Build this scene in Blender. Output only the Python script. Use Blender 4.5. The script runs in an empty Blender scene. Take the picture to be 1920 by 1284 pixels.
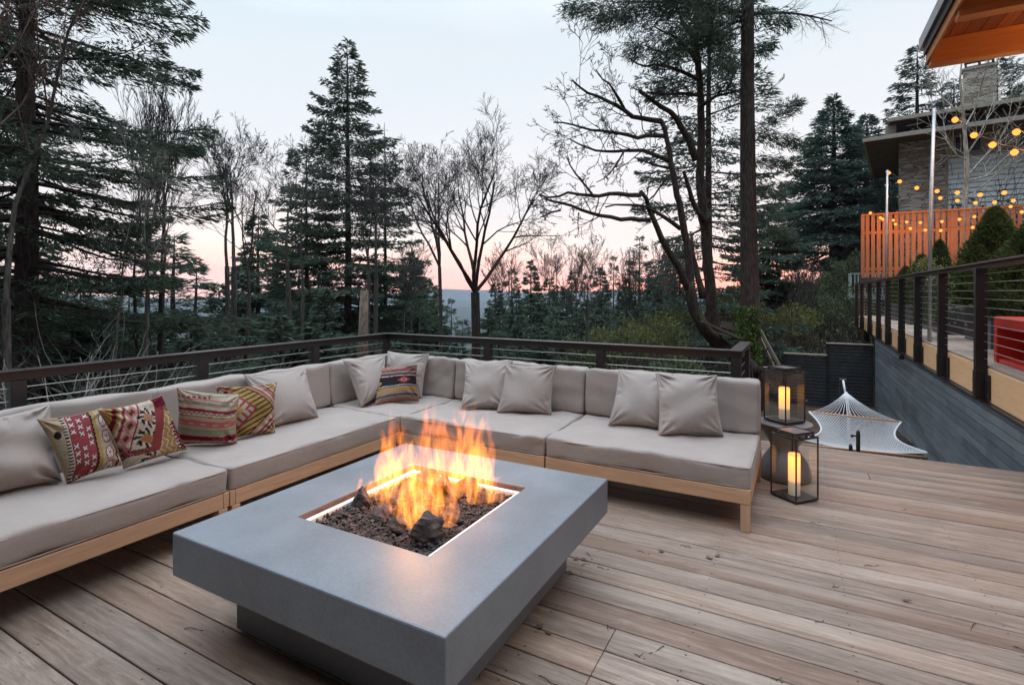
import bpy, math, random
import numpy as np
R = math.radians
scn = bpy.context.scene
COL = scn.collection

# ------------------------------------------------------------------ camera, world, sun, exposure
CAMH = 1.5; YAW = 28.65; FPX = 985.0; HORY = 548.0
cam_d = bpy.data.cameras.new('camera'); cam = bpy.data.objects.new('camera', cam_d); COL.objects.link(cam)
cam.location = (0, 0, CAMH); cam.rotation_euler = (R(90), 0, R(YAW))
cam_d.sensor_width = 36.0; cam_d.lens = FPX * 36 / 1920
cam_d.shift_y = -(642 - HORY) / 1920
cam_d.clip_start = 0.05; cam_d.clip_end = 40000
scn.camera = cam
vs = scn.view_settings
scn.display_settings.display_device = 'sRGB'
vs.view_transform = 'Standard'; vs.look = 'None'; vs.gamma = 1; vs.use_curve_mapping = False
vs.exposure = 0.0
cy = scn.cycles
cy.use_denoising = True
cy.max_bounces = 6; cy.diffuse_bounces = 3; cy.glossy_bounces = 3; cy.transmission_bounces = 4
cy.transparent_max_bounces = 16; cy.volume_bounces = 0
cy.sample_clamp_indirect = 4.0
cy.caustics_reflective = False; cy.caustics_refractive = False
try: cy.volume_max_steps = 256
except Exception: pass

W = bpy.data.worlds.new('World'); scn.world = W; W.use_nodes = True
nt = W.node_tree; N = nt.nodes; Lk = nt.links
for n in list(N): N.remove(n)
wo = N.new('ShaderNodeOutputWorld'); bg = N.new('ShaderNodeBackground')
tc = N.new('ShaderNodeTexCoord'); sep = N.new('ShaderNodeSeparateXYZ'); Lk.new(tc.outputs['Generated'], sep.inputs[0])
def wmath(op, a, b=None, clamp=False):
    m = N.new('ShaderNodeMath'); m.operation = op; m.use_clamp = clamp
    for i, v in enumerate((a, b)):
        if v is None: continue
        if isinstance(v, (int, float)): m.inputs[i].default_value = v
        else: Lk.new(v, m.inputs[i])
    return m.outputs[0]
def wmix(f, a, b, mode='MIX'):
    m = N.new('ShaderNodeMix'); m.data_type = 'RGBA'; m.blend_type = mode
    if isinstance(f, (int, float)): m.inputs[0].default_value = f
    else: Lk.new(f, m.inputs[0])
    for i, v in ((6, a), (7, b)):
        if isinstance(v, tuple): m.inputs[i].default_value = (*v, 1)
        else: Lk.new(v, m.inputs[i])
    return m.outputs[2]
z = sep.outputs['Z']
# soft high clouds move the bands up and down
nz = N.new('ShaderNodeTexNoise'); mp = N.new('ShaderNodeMapping'); mp.inputs['Scale'].default_value = (1.2, 1.2, 6.5)
Lk.new(tc.outputs['Generated'], mp.inputs[0]); Lk.new(mp.outputs[0], nz.inputs['Vector'])
nz.inputs['Scale'].default_value = 2.1; nz.inputs['Detail'].default_value = 5; nz.inputs['Roughness'].default_value = .5
zz = wmath('ADD', z, wmath('MULTIPLY', wmath('SUBTRACT', nz.outputs[0], .5), .13))
ramp = N.new('ShaderNodeValToRGB'); Lk.new(zz, ramp.inputs[0])
cr = ramp.color_ramp
stops = [(0.0, (2.3, 1.10, .72)), (.03, (2.1, 1.32, .95)), (.08, (1.60, 1.28, 1.10)), (.15, (1.18, 1.09, 1.08)), (.26, (1.02, 1.04, 1.08)),
         (.44, (.86, .98, 1.06)), (.64, (1.25, 1.42, 1.60)), (.83, (3.2, 3.7, 4.3)), (1.0, (4.5, 5.2, 6.1))]
while len(cr.elements) < len(stops): cr.elements.new(.5)
for e, (p, c) in zip(cr.elements, stops): e.position = p; e.color = (*c, 1)
# warm glow of the set sun low on the right of centre
glow_az = R(-4)   # azimuth of the set sun from +Y
gx, gy = math.sin(glow_az), math.cos(glow_az)
dt = wmath('ADD', wmath('MULTIPLY', sep.outputs['X'], gx), wmath('MULTIPLY', sep.outputs['Y'], gy))
gl = wmath('POWER', wmath('MAXIMUM', dt, 0.0), 3.0)
low = wmath('MULTIPLY', wmath('SUBTRACT', .085, zz), 13.0, True)
c1 = wmix(wmath('MULTIPLY', wmath('MULTIPLY', gl, low), .95), ramp.outputs[0], (3.4, .85, .30))
nz2 = N.new('ShaderNodeTexNoise'); Lk.new(mp.outputs[0], nz2.inputs['Vector']); nz2.inputs['Scale'].default_value = 1.4; nz2.inputs['Detail'].default_value = 4
cl = wmath('MULTIPLY', wmath('SUBTRACT', nz2.outputs[0], .42), 2.0, True)
c2 = wmix(wmath('MULTIPLY', cl, .55), c1, (1.0, .95, .97))
sky = N.new('ShaderNodeTexSky'); sky.sky_type = 'NISHITA'; sky.sun_disc = False; sky.sun_elevation = R(1.5); sky.sun_rotation = R(-4)
skyc = wmix(1.0, sky.outputs[0], (.10, .10, .10), 'MULTIPLY')
c3 = wmix(.08, c2, skyc)
# below the horizon: dark ground tone
below = wmath('MULTIPLY', wmath('ADD', wmath('MULTIPLY', z, -1.0), -.004), 80.0, True)
# the eastern half of the dusk sky, behind the photographer, is much darker
df_ = wmath('ADD', wmath('MULTIPLY', sep.outputs['X'], -.4795), wmath('MULTIPLY', sep.outputs['Y'], .8776))
east = wmath('MULTIPLY', wmath('SUBTRACT', .12, df_), 2.2, True)
c3b = wmix(east, c3, (.13, .155, .19))
hz = wmath('MULTIPLY', wmath('SUBTRACT', .80, z), 3.5, True)
c3 = wmix(hz, c3, c3b)
c4 = wmix(below, c3, (.10, .12, .14))
Lk.new(c4, bg.inputs[0]); bg.inputs[1].default_value = 1.0
Lk.new(bg.outputs[0], wo.inputs[0])

sun_d = bpy.data.lights.new('sun', 'SUN'); sun_d.energy = .05; sun_d.angle = R(20); sun_d.color = (1, .62, .42)
sun = bpy.data.objects.new('sun', sun_d); COL.objects.link(sun)
sun.rotation_euler = (R(-86), 0, R(4))   # light comes from just above the horizon at azimuth -4

# ------------------------------------------------------------------ projection helpers (plan positions)
S_, C_ = math.sin(R(YAW)), math.cos(R(YAW))
def at(x, y, D):
    l = D * (x - 960) / FPX
    return np.array([-S_ * D + C_ * l, C_ * D + S_ * l, CAMH - (y - HORY) * D / FPX])
def onz(x, y, h): return at(x, y, FPX * (CAMH - h) / (y - HORY))
def onY(x, y, Y):
    k = (x - 960) / FPX; return at(x, y, Y / (C_ + S_ * k))
def onX(x, y, X):
    k = (x - 960) / FPX; return at(x, y, X / (-S_ + C_ * k))

# ------------------------------------------------------------------ node material helpers
def mat(name):
    m = bpy.data.materials.new(name); m.use_nodes = True
    return m, m.node_tree.nodes, m.node_tree.links, m.node_tree.nodes['Principled BSDF']
class G:
    """small node graph helper"""
    def __init__(s, name):
        s.m, s.N, s.L, s.b = mat(name)
        s.tc = s.N.new('ShaderNodeTexCoord')
    def put(s, sock, v):
        if hasattr(v, 'is_output') or isinstance(v, bpy.types.NodeSocket): s.L.new(v, sock)
        elif isinstance(v, tuple) and len(v) == 3 and sock.type == 'RGBA': sock.default_value = (*v, 1)
        else: sock.default_value = v
    def vec(s, scale=(1, 1, 1), src='Object', rot=(0, 0, 0)):
        mp = s.N.new('ShaderNodeMapping'); mp.inputs['Scale'].default_value = scale; mp.inputs['Rotation'].default_value = rot
        s.L.new(s.tc.outputs[src] if isinstance(src, str) else src, mp.inputs[0]); return mp.outputs[0]
    def noise(s, scale, detail=3, rough=.5, v=None, dist=0, out=0):
        n = s.N.new('ShaderNodeTexNoise'); n.inputs['Scale'].default_value = scale; n.inputs['Detail'].default_value = detail
        n.inputs['Roughness'].default_value = rough; n.inputs['Distortion'].default_value = dist
        s.L.new(v if v is not None else s.tc.outputs['Object'], n.inputs['Vector']); return n.outputs[out]
    def voro(s, scale, v=None, feature='F1', out=0):
        n = s.N.new('ShaderNodeTexVoronoi'); n.feature = feature; n.inputs['Scale'].default_value = scale
        s.L.new(v if v is not None else s.tc.outputs['Object'], n.inputs['Vector']); return n.outputs[out]
    def math(s, op, a, b=0.0, clamp=False):
        m = s.N.new('ShaderNodeMath'); m.operation = op; m.use_clamp = clamp
        s.put(m.inputs[0], a); s.put(m.inputs[1], b); return m.outputs[0]
    def mix(s, f, a, b, mode='MIX'):
        m = s.N.new('ShaderNodeMix'); m.data_type = 'RGBA'; m.blend_type = mode
        s.put(m.inputs[0], f); s.put(m.inputs[6], a); s.put(m.inputs[7], b); return m.outputs[2]
    def ramp(s, f, stops, interp='LINEAR'):
        r = s.N.new('ShaderNodeValToRGB'); s.put(r.inputs[0], f); r.color_ramp.interpolation = interp
        while len(r.color_ramp.elements) < len(stops): r.color_ramp.elements.new(.5)
        for e, (p, c) in zip(r.color_ramp.elements, stops):
            e.position = p; e.color = (*c, 1) if isinstance(c, tuple) else (c, c, c, 1)
        return r.outputs[0]
    def attr(s, name, out='Color'):
        a = s.N.new('ShaderNodeAttribute'); a.attribute_name = name; return a.outputs[out]
    def bump(s, h, strength=.3, dist=.01):
        b = s.N.new('ShaderNodeBump'); b.inputs['Strength'].default_value = strength; b.inputs['Distance'].default_value = dist
        s.put(b.inputs['Height'], h); s.L.new(b.outputs[0], s.b.inputs['Normal']); return b.outputs[0]
    def col(s, c): s.put(s.b.inputs['Base Color'], c)
    def rough(s, r): s.put(s.b.inputs['Roughness'], r)
    def spec(s, v): s.b.inputs['Specular IOR Level'].default_value = v
    def sepxyz(s, v):
        n = s.N.new('ShaderNodeSeparateXYZ'); s.L.new(v, n.inputs[0]); return n.outputs
    def island(s):
        g = s.N.new('ShaderNodeNewGeometry'); return g.outputs['Random Per Island']
    def objrand(s):
        g = s.N.new('ShaderNodeObjectInfo'); return g.outputs['Random']

def simple(name, c, rough=.6, metal=0, nscale=8, nv=.15, bump=0, bs=60):
    g = G(name)
    n = g.noise(nscale, 4)
    lo = tuple(x * (1 - nv) for x in c); hi = tuple(min(1, x * (1 + nv)) for x in c)
    g.col(g.ramp(n, [(.3, lo), (.7, hi)])); g.rough(rough); g.b.inputs['Metallic'].default_value = metal
    if bump: g.bump(g.noise(bs, 4), bump, .005)
    return g.m
def fabric(name, c, nv=.10):
    g = G(name)
    n = g.noise(3.5, 4, .6)
    n2 = g.noise(260, 2)
    f = g.math('ADD', g.math('MULTIPLY', n, .6), g.math('MULTIPLY', n2, .4))
    base = g.ramp(f, [(.32, tuple(x * (1 - nv) for x in c)), (.68, tuple(x * (1 + nv) for x in c))])
    st = g.math('MULTIPLY', g.math('SUBTRACT', g.noise(5.5, 5, .65, dist=.5), .60), 3.0, True)
    g.col(g.mix(g.math('MULTIPLY', st, .18), base, tuple(x * .6 for x in c))); g.rough(.95); g.spec(.15)
    g.b.inputs['Sheen Weight'].default_value = .12
    w = g.math('ADD', g.noise(420, 2), g.math('MULTIPLY', g.noise(16, 4, .6), 1.6))
    w = g.math('ADD', w, g.math('MULTIPLY', g.noise(4.5, 5, .6, dist=1.6), 6.0))
    g.bump(w, .25, .005)
    return g.m
def wood(name, c, along=(1, 0, 0), rough=.55, nv=.25, sc=1.0, grain=.5):
    g = G(name)
    s = tuple((1.2 if a else 22.0) * sc for a in along)
    v = g.vec(s)
    n = g.noise(1.6, 6, .6, v, 1.2); n2 = g.noise(9, 4, .6, v); n3 = g.noise(.9, 2)
    f = g.math('ADD', g.math('ADD', g.math('MULTIPLY', n, .5), g.math('MULTIPLY', n2, .25)), g.math('MULTIPLY', n3, .25))
    g.col(g.ramp(f, [(.34, tuple(x * (1 - nv) for x in c)), (.5, c), (.68, tuple(min(1, x * (1 + nv)) for x in c))]))
    g.rough(rough); g.spec(.3); g.bump(n2, .15 * grain * 2, .003)
    return g.m

M = {}
SOFA = (.312, .265, .234)
M['fabric'] = fabric('sofa_fabric', SOFA)
M['pillow'] = fabric('pillow_fabric', (.325, .278, .248), .07)
M['teak_x'] = wood('teak_along_x', (.50, .30, .18), (1, 0, 0))
M['teak_y'] = wood('teak_along_y', (.50, .30, .18), (0, 1, 0))
M['teak_z'] = wood('teak_upright', (.50, .30, .18), (0, 0, 1))
def concrete(name, c):
    g = G(name)
    a = g.noise(2.2, 5, .6); b = g.noise(70, 4, .7); cc = g.noise(320, 2)
    f = g.math('ADD', g.math('ADD', g.math('MULTIPLY', a, .45), g.math('MULTIPLY', b, .25)), g.math('MULTIPLY', cc, .3))
    base = g.ramp(f, [(.36, tuple(x * .68 for x in c)), (.64, tuple(x * 1.25 for x in c))])
    bl = g.math('MULTIPLY', g.math('SUBTRACT', g.noise(5.5, 6, .65, dist=.8), .52), 3.0, True); base = g.mix(g.math('MULTIPLY', bl, .30), base, tuple(x * .62 for x in c))
    # drip streaks and pale scuffs
    st = g.noise(9, 5, .7, g.vec((6, 6, .7)))
    base = g.mix(g.math('MULTIPLY', g.math('SUBTRACT', st, .60), 1.6, True), base, tuple(x * 1.5 for x in c))
    pin = g.voro(34); base = g.mix(g.math('LESS_THAN', pin, .055), base, tuple(x * .4 for x in c))
    g.col(base); g.rough(.40); g.spec(.6); g.bump(g.math('ADD', b, g.math('MULTIPLY', cc, .5)), .18, .003)
    return g.m
M['concrete'] = concrete('cast_concrete', (.156, .170, .186))
M['concrete_dark'] = concrete('charcoal_concrete', (.125, .115, .115))
M['white_metal'] = simple('pale_enamelled_steel', (.80, .78, .76), .35, 0, 20, .05)
M['rust'] = simple('heat_browned_steel', (.15, .085, .06), .7, .2, 12, .4, .3)
M['black_metal'] = simple('bronze_black_powder_coat', (.017, .014, .015), .42, .0, 30, .2, .08, 300)
M['cap_metal'] = simple('weathered_rail_cap', (.072, .062, .064), .36, .0, 10, .25, .05, 200)
M['cap_dark'] = simple('bronze_black_cap', (.022, .019, .020), .36, .0, 10, .25, .05, 200)
M['cable'] = simple('stainless_cable', (.55, .53, .50), .35, .8, 40, .1)
M['steel_pole'] = simple('galvanised_pole', (.42, .43, .45), .4, .7, 14, .15)
def deckmat():
    g = G('weathered_hardwood_decking')
    uv = g.N.new('ShaderNodeUVMap').outputs[0]
    v = g.vec((1.1, 13, 1), uv)
    bc = g.attr('board')
    sx = g.sepxyz(bc)
    cmb = g.N.new('ShaderNodeVectorMath'); cmb.operation = 'ADD'; g.L.new(v, cmb.inputs[0])
    sc = g.N.new('ShaderNodeVectorMath'); sc.operation = 'SCALE'; g.L.new(bc, sc.inputs[0]); sc.inputs['Scale'].default_value = 37
    g.L.new(sc.outputs[0], cmb.inputs[1]); v = cmb.outputs[0]
    n1 = g.noise(1.7, 6, .62, v, 1.6); n2 = g.noise(11, 5, .65, v, .4); n3 = g.noise(60, 3, .6, v)
    f = g.math('ADD', g.math('ADD', g.math('MULTIPLY', n1, .5), g.math('MULTIPLY', n2, .28)), g.math('MULTIPLY', n3, .22))
    warm = g.ramp(f, [(.36, (0.136, 0.080, 0.052)), (.47, (0.242, 0.157, 0.108)), (.56, (0.335, 0.232, 0.167)), (.68, (0.485, 0.360, 0.266))])
    grey = g.ramp(f, [(.36, (0.124, 0.090, 0.068)), (.47, (0.221, 0.166, 0.131)), (.57, (0.315, 0.247, 0.200)), (.70, (0.456, 0.369, 0.310))])
    red = g.ramp(f, [(.36, (0.136, 0.077, 0.052)), (.5, (0.233, 0.146, 0.101)), (.66, (0.349, 0.242, 0.176))])
    c = g.mix(sx[0], warm, grey); c = g.mix(g.math('GREATER_THAN', sx[1], .86), c, red)
    # per board brightness
    k = g.math('ADD', .70, g.math('MULTIPLY', sx[2], .38))
    hs = g.N.new('ShaderNodeHueSaturation'); g.L.new(c, hs.inputs['Color']); g.L.new(k, hs.inputs['Value']); c = hs.outputs[0]
    # water stains, soot and wear that cross the boards
    st = g.math('MULTIPLY', g.math('SUBTRACT', g.noise(1.1, 6, .6, g.vec((.7, 1.1, 1)), .8), .47), 3.0, True)
    c = g.mix(g.math('MULTIPLY', st, .55), c, (.15, .108, .082))
    st2 = g.math('MULTIPLY', g.math('SUBTRACT', g.noise(2.6, 5, .7, g.vec((1, 1.6, 1))), .60), 4.0, True)
    c = g.mix(g.math('MULTIPLY', st2, .45), c, (.52, .47, .42))
    lg = g.noise(.55, 4, .55, g.vec((.5, 11, 1), uv)); c = g.mix(g.math('MULTIPLY', g.math('SUBTRACT', lg, .54), 3.0, True), c, (.47, .385, .32))
    # knots
    kn = g.voro(.9, g.vec((1.3, 6.5, 1), uv)); c = g.mix(g.math('LESS_THAN', kn, .05), c, (.10, .06, .04))
    # screw heads: two rows on each joist line
    su = g.sepxyz(uv)
    fu = g.math('ABSOLUTE', g.math('SUBTRACT', g.math('FRACT', g.math('DIVIDE', su[0], .6096)), .5))
    du = g.math('MULTIPLY', fu, .6096)
    dv1 = g.math('ABSOLUTE', g.math('SUBTRACT', su[1], .028)); dv2 = g.math('ABSOLUTE', g.math('SUBTRACT', su[1], .132))
    dv = g.math('MINIMUM', dv1, dv2)
    d = g.math('SQRT', g.math('ADD', g.math('MULTIPLY', du, du), g.math('MULTIPLY', dv, dv)))
    c = g.mix(g.math('LESS_THAN', d, .0046), c, (.035, .022, .018))
    g.col(c); g.rough(g.ramp(f, [(.3, .40), (.7, .62)])); g.spec(.4)
    g.bump(g.math('ADD', n2, g.math('MULTIPLY', n3, .6)), .45, .004)
    return g.m
M['deck'] = deckmat()
M['dark_gap'] = simple('dark_joists', (.02, .016, .014), .9)
M['lava'] = simple('lava_rock', (.075, .055, .048), .9, 0, 25, .7, .8, 120)
M['lava_big'] = simple('lava_boulder', (.085, .062, .055), .9, 0, 14, .8, .9, 60)
M['soil'] = simple('leaf_litter', (.10, .075, .055), .95, 0, 3, .5, .6, 30)
M['bark'] = None
def barkmat(name, c, moss=0.0, mc=(.10, .12, .03), s=1.0):
    g = G(name)
    v = g.vec((9 * s, 9 * s, 1.6 * s))
    n = g.noise(2.2, 6, .7, v, .6); vo = g.voro(3.2, v)
    f = g.math('ADD', g.math('MULTIPLY', n, .6), g.math('MULTIPLY', vo, .5))
    base = g.ramp(f, [(.3, tuple(x * .45 for x in c)), (.55, c), (.8, tuple(x * 1.6 for x in c))])
    if moss:
        mm = g.math('MULTIPLY', g.math('SUBTRACT', g.noise(1.6, 5, .6), 1 - moss), 5, True)
        base = g.mix(mm, base, mc)
    g.col(base); g.rough(.95); g.spec(.1); g.bump(f, .9, .03)
    return g.m
M['bark'] = barkmat('fir_bark', (.062, .047, .042))
M['bark_grey'] = barkmat('grey_bark', (.085, .074, .066), .36)
M['bark_moss'] = barkmat('mossy_maple_bark', (.050, .040, .034), .40, (.065, .075, .022))
M['bark_pale'] = barkmat('pale_birch_bark', (.36, .33, .28), 0, s=.6)
def leafmat(name, c, nv=.5, trans=.25):
    g = G(name)
    r = g.island()
    cc = g.ramp(r, [(0, tuple(x * (1 - nv) for x in c)), (.6, c), (1, tuple(x * (1 + nv * 1.3) for x in c))])
    lf = g.noise(.55, 3); cc = g.mix(g.math('MULTIPLY', g.math('SUBTRACT', lf, .4), 2.2, True), cc, tuple(x * 1.7 for x in c))
    df = g.N.new('ShaderNodeBsdfDiffuse'); tr = g.N.new('ShaderNodeBsdfTranslucent'); mx = g.N.new('ShaderNodeMixShader')
    g.L.new(cc, df.inputs[0]); g.L.new(cc, tr.inputs[0]); mx.inputs[0].default_value = trans
    g.L.new(df.outputs[0], mx.inputs[1]); g.L.new(tr.outputs[0], mx.inputs[2])
    g.L.new(mx.outputs[0], g.N['Material Output'].inputs[0]); g.N.remove(g.b)
    return g.m
M['fir'] = leafmat('fir_needles', (.078, .102, .074))
M['fir_blue'] = leafmat('blue_fir_needles', (.076, .110, .088))
M['fir_far'] = leafmat('far_fir_needles', (.082, .112, .080))
M['cedar_leaf'] = leafmat('cedar_foliage', (.045, .085, .030))
M['arbor'] = leafmat('arborvitae_foliage', (.062, .088, .034))
M['shrub'] = leafmat('yellow_green_shrub', (.130, .140, .055))
M['shrub_dk'] = leafmat('dark_shrub', (.100, .118, .064))
M['ivy'] = leafmat('ivy_leaves', (.10, .17, .04))
M['twig'] = simple('bare_twigs', (.060, .050, .044), .9, 0, 2, .4)
M['twig_dark'] = simple('dark_twigs', (.028, .022, .020), .9, 0, 2, .4)
M['twig_pale'] = simple('pale_lichened_twigs', (.19, .18, .155), .9, 0, 2, .4)
M['twig_red'] = simple('reddish_brush_twigs', (.12, .072, .060), .9, 0, 2, .4)

# ------------------------------------------------------------------ object helpers
def tag(o, label=None, cat=None, group=None, kind=None):
    if label: o['label'] = label
    if cat: o['category'] = cat
    if group: o['group'] = group
    if kind: o['kind'] = kind
    return o
def thing(name, label, cat, loc=(0, 0, 0), rz=0, group=None):
    o = bpy.data.objects.new(name, None); COL.objects.link(o); o.empty_display_size = .1
    o.location = tuple(loc); o.rotation_euler = (0, 0, rz)
    return tag(o, label, cat, group)
def meshdata(name, V, F, m, smooth=False, cols=None, uvs=None, colname='board'):
    V = np.asarray(V, dtype=np.float32).reshape(-1, 3)
    me = bpy.data.meshes.new(name)
    if isinstance(F, np.ndarray):
        k = F.shape[1]; nf = len(F); li = F.reshape(-1).astype(np.int32)
        starts = np.arange(nf, dtype=np.int32) * k; tot = np.full(nf, k, dtype=np.int32)
    else:
        nf = len(F); tot = np.array([len(f) for f in F], dtype=np.int32)
        li = np.array([i for f in F for i in f], dtype=np.int32)
        starts = np.concatenate([[0], np.cumsum(tot)[:-1]]).astype(np.int32)
    me.vertices.add(len(V)); me.vertices.foreach_set('co', V.reshape(-1))
    me.loops.add(len(li)); me.loops.foreach_set('vertex_index', li)
    me.polygons.add(nf); me.polygons.foreach_set('loop_start', starts); me.polygons.foreach_set('loop_total', tot)
    me.polygons.foreach_set('use_smooth', np.full(nf, bool(smooth)))
    me.update(calc_edges=True); me.validate()
    if cols is not None:
        cols = np.asarray(cols, dtype=np.float32)
        dom = 'POINT' if len(cols) == len(V) else 'FACE'
        if dom == 'FACE':
            a = me.attributes.new(colname, 'FLOAT_VECTOR', 'FACE'); a.data.foreach_set('vector', cols.reshape(-1))
        else:
            a = me.attributes.new(colname, 'FLOAT_COLOR', 'POINT')
            a.data.foreach_set('color', np.concatenate([cols, np.ones((len(cols), 1), np.float32)], 1).reshape(-1))
    if uvs is not None:
        u = me.uv_layers.new(name='UVMap'); u.data.foreach_set('uv', np.asarray(uvs, dtype=np.float32).reshape(-1))
    me.materials.append(m)
    return me
def obj(name, V, F, m, parent=None, bevel=0, smooth=False, segs=2, **kw):
    """mesh object from world-space verts; parented parts are stored relative to the parent's place"""
    V = np.asarray(V, dtype=np.float64).reshape(-1, 3)
    if parent is not None:
        org = np.zeros(3); p = parent
        while p is not None: org += np.array(p.location); p = p.parent
        V = V - org
    me = meshdata(name, V, F, m, smooth, **kw)
    o = bpy.data.objects.new(name, me); COL.objects.link(o)
    if parent is not None: o.parent = parent
    if bevel:
        b = o.modifiers.new('bevel', 'BEVEL'); b.width = bevel; b.segments = segs; b.limit_method = 'ANGLE'; b.angle_limit = R(40)
        b.harden_normals = False
    return o
def rebase(o, p):
    """put a top-level mesh's origin at p (its verts are in world space)"""
    p = np.array(p, dtype=np.float64)
    n = len(o.data.vertices); co = np.empty(n * 3, np.float32); o.data.vertices.foreach_get('co', co)
    co = co.reshape(-1, 3) - p; o.data.vertices.foreach_set('co', co.astype(np.float32).reshape(-1)); o.data.update()
    o.location = tuple(p); return o
class MB:
    def __init__(s): s.V = []; s.F = []; s.n = 0
    def add(s, V, F):
        V = np.asarray(V, dtype=np.float64).reshape(-1, 3)
        s.V.append(V); s.F += [tuple(int(i) + s.n for i in f) for f in F]; s.n += len(V); return s
    def box(s, x0, x1, y0, y1, z0, z1):
        V = [(x0, y0, z0), (x1, y0, z0), (x1, y1, z0), (x0, y1, z0), (x0, y0, z1), (x1, y0, z1), (x1, y1, z1), (x0, y1, z1)]
        return s.add(V, BOXF)
    def obox(s, c, ax, ay, az, hx, hy, hz):
        c, ax, ay, az = map(np.array, (c, ax, ay, az))
        V = [c + ax * hx * i + ay * hy * j + az * hz * k for k in (-1, 1) for i, j in ((-1, -1), (1, -1), (1, 1), (-1, 1))]
        return s.add(V, BOXF)
    def bar(s, a, b, w, h=None):
        a, b = np.array(a, float), np.array(b, float); d = b - a; L = np.linalg.norm(d); d /= L
        up = np.array([0, 0, 1.]) if abs(d[2]) < .95 else np.array([0, 1., 0])
        sd = np.cross(d, up); sd /= np.linalg.norm(sd); u = np.cross(sd, d)
        return s.obox((a + b) / 2, d, sd, u, L / 2, w / 2, (h or w) / 2)
    def tube(s, pts, r, k=8, cap=True):
        pts = np.array(pts, float); n = len(pts)
        rs = np.full(n, r) if np.isscalar(r) else np.array(r, float)
        V = []; 
        T = np.gradient(pts, axis=0); T /= np.linalg.norm(T, axis=1)[:, None] + 1e-9
        up = np.array([0, 0, 1.]) if abs(T[0][2]) < .9 else np.array([1., 0, 0])
        for i in range(n):
            a = np.cross(T[i], up); a /= np.linalg.norm(a) + 1e-9; b = np.cross(T[i], a)
            for j in range(k):
                t = 2 * math.pi * j / k; V.append(pts[i] + rs[i] * (math.cos(t) * a + math.sin(t) * b))
        F = [(i * k + j, i * k + (j + 1) % k, (i + 1) * k + (j + 1) % k, (i + 1) * k + j) for i in range(n - 1) for j in range(k)]
        if cap: F += [tuple(range(k))[::-1], tuple((n - 1) * k + j for j in range(k))]
        return s.add(V, F)
    def lathe(s, prof, c, k=40):
        V = [(c[0] + r * math.cos(2 * math.pi * j / k), c[1] + r * math.sin(2 * math.pi * j / k), c[2] + zz) for r, zz in prof for j in range(k)]
        n = len(prof)
        F = [(i * k + j, i * k + (j + 1) % k, (i + 1) * k + (j + 1) % k, (i + 1) * k + j) for i in range(n - 1) for j in range(k)]
        F += [tuple(range(k))[::-1], tuple((n - 1) * k + j for j in range(k))]
        return s.add(V, F)
    def obj(s, name, m, parent=None, **kw):
        return obj(name, np.concatenate(s.V), s.F, m, parent, **kw)
BOXF = [(0, 3, 2, 1), (4, 5, 6, 7), (0, 1, 5, 4), (1, 2, 6, 5), (2, 3, 7, 6), (3, 0, 4, 7)]
def segs_mesh(A, B, ra, rb, k=4):
    """N tapered tubes at once -> verts, quads"""
    A = np.asarray(A, float); B = np.asarray(B, float); ra = np.asarray(ra, float); rb = np.asarray(rb, float)
    d = B - A; L = np.linalg.norm(d, axis=1)[:, None] + 1e-9; d = d / L
    up = np.where(np.abs(d[:, 2:3]) < .9, np.array([[0, 0, 1.]]), np.array([[1., 0, 0]]))
    a = np.cross(d, up); a /= np.linalg.norm(a, axis=1)[:, None] + 1e-9; b = np.cross(d, a)
    t = 2 * np.pi * np.arange(k) / k
    off = np.cos(t)[None, :, None] * a[:, None, :] + np.sin(t)[None, :, None] * b[:, None, :]
    VA = A[:, None, :] + ra[:, None, None] * off; VB = B[:, None, :] + rb[:, None, None] * off
    V = np.concatenate([VA, VB], 1).reshape(-1, 3)
    j = np.arange(k); q = np.stack([j, (j + 1) % k, k + (j + 1) % k, k + j], 1)
    F = (np.arange(len(A))[:, None, None] * 2 * k + q[None]).reshape(-1, 4)
    return V, F
def leaves_mesh(P, D, Ln, Wd, rng, curl=.15):
    """N diamond leaves: place, direction, length, width"""
    P = np.asarray(P, float); n = len(P); D = D / (np.linalg.norm(D, axis=1)[:, None] + 1e-9)
    r = rng.normal(size=(n, 3)); s = np.cross(D, r); s /= np.linalg.norm(s, axis=1)[:, None] + 1e-9
    Ln = np.broadcast_to(Ln, (n,))[:, None]; Wd = np.broadcast_to(Wd, (n,))[:, None]
    nn = np.cross(s, D)
    V = np.stack([P, P + D * Ln * .45 + s * Wd / 2 + nn * Ln * curl * .5, P + D * Ln, P + D * Ln * .5 - s * Wd / 2 + nn * Ln * curl * .5], 1).reshape(-1, 3)
    F = np.arange(n * 4).reshape(-1, 4)
    return V, F
def copy_tree(o, parent=None):
    c = o.copy(); COL.objects.link(c)
    if parent is not None: c.parent = parent
    for ch in [x for x in bpy.data.objects if x.parent == o]: copy_tree(ch, c)
    return c
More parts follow.
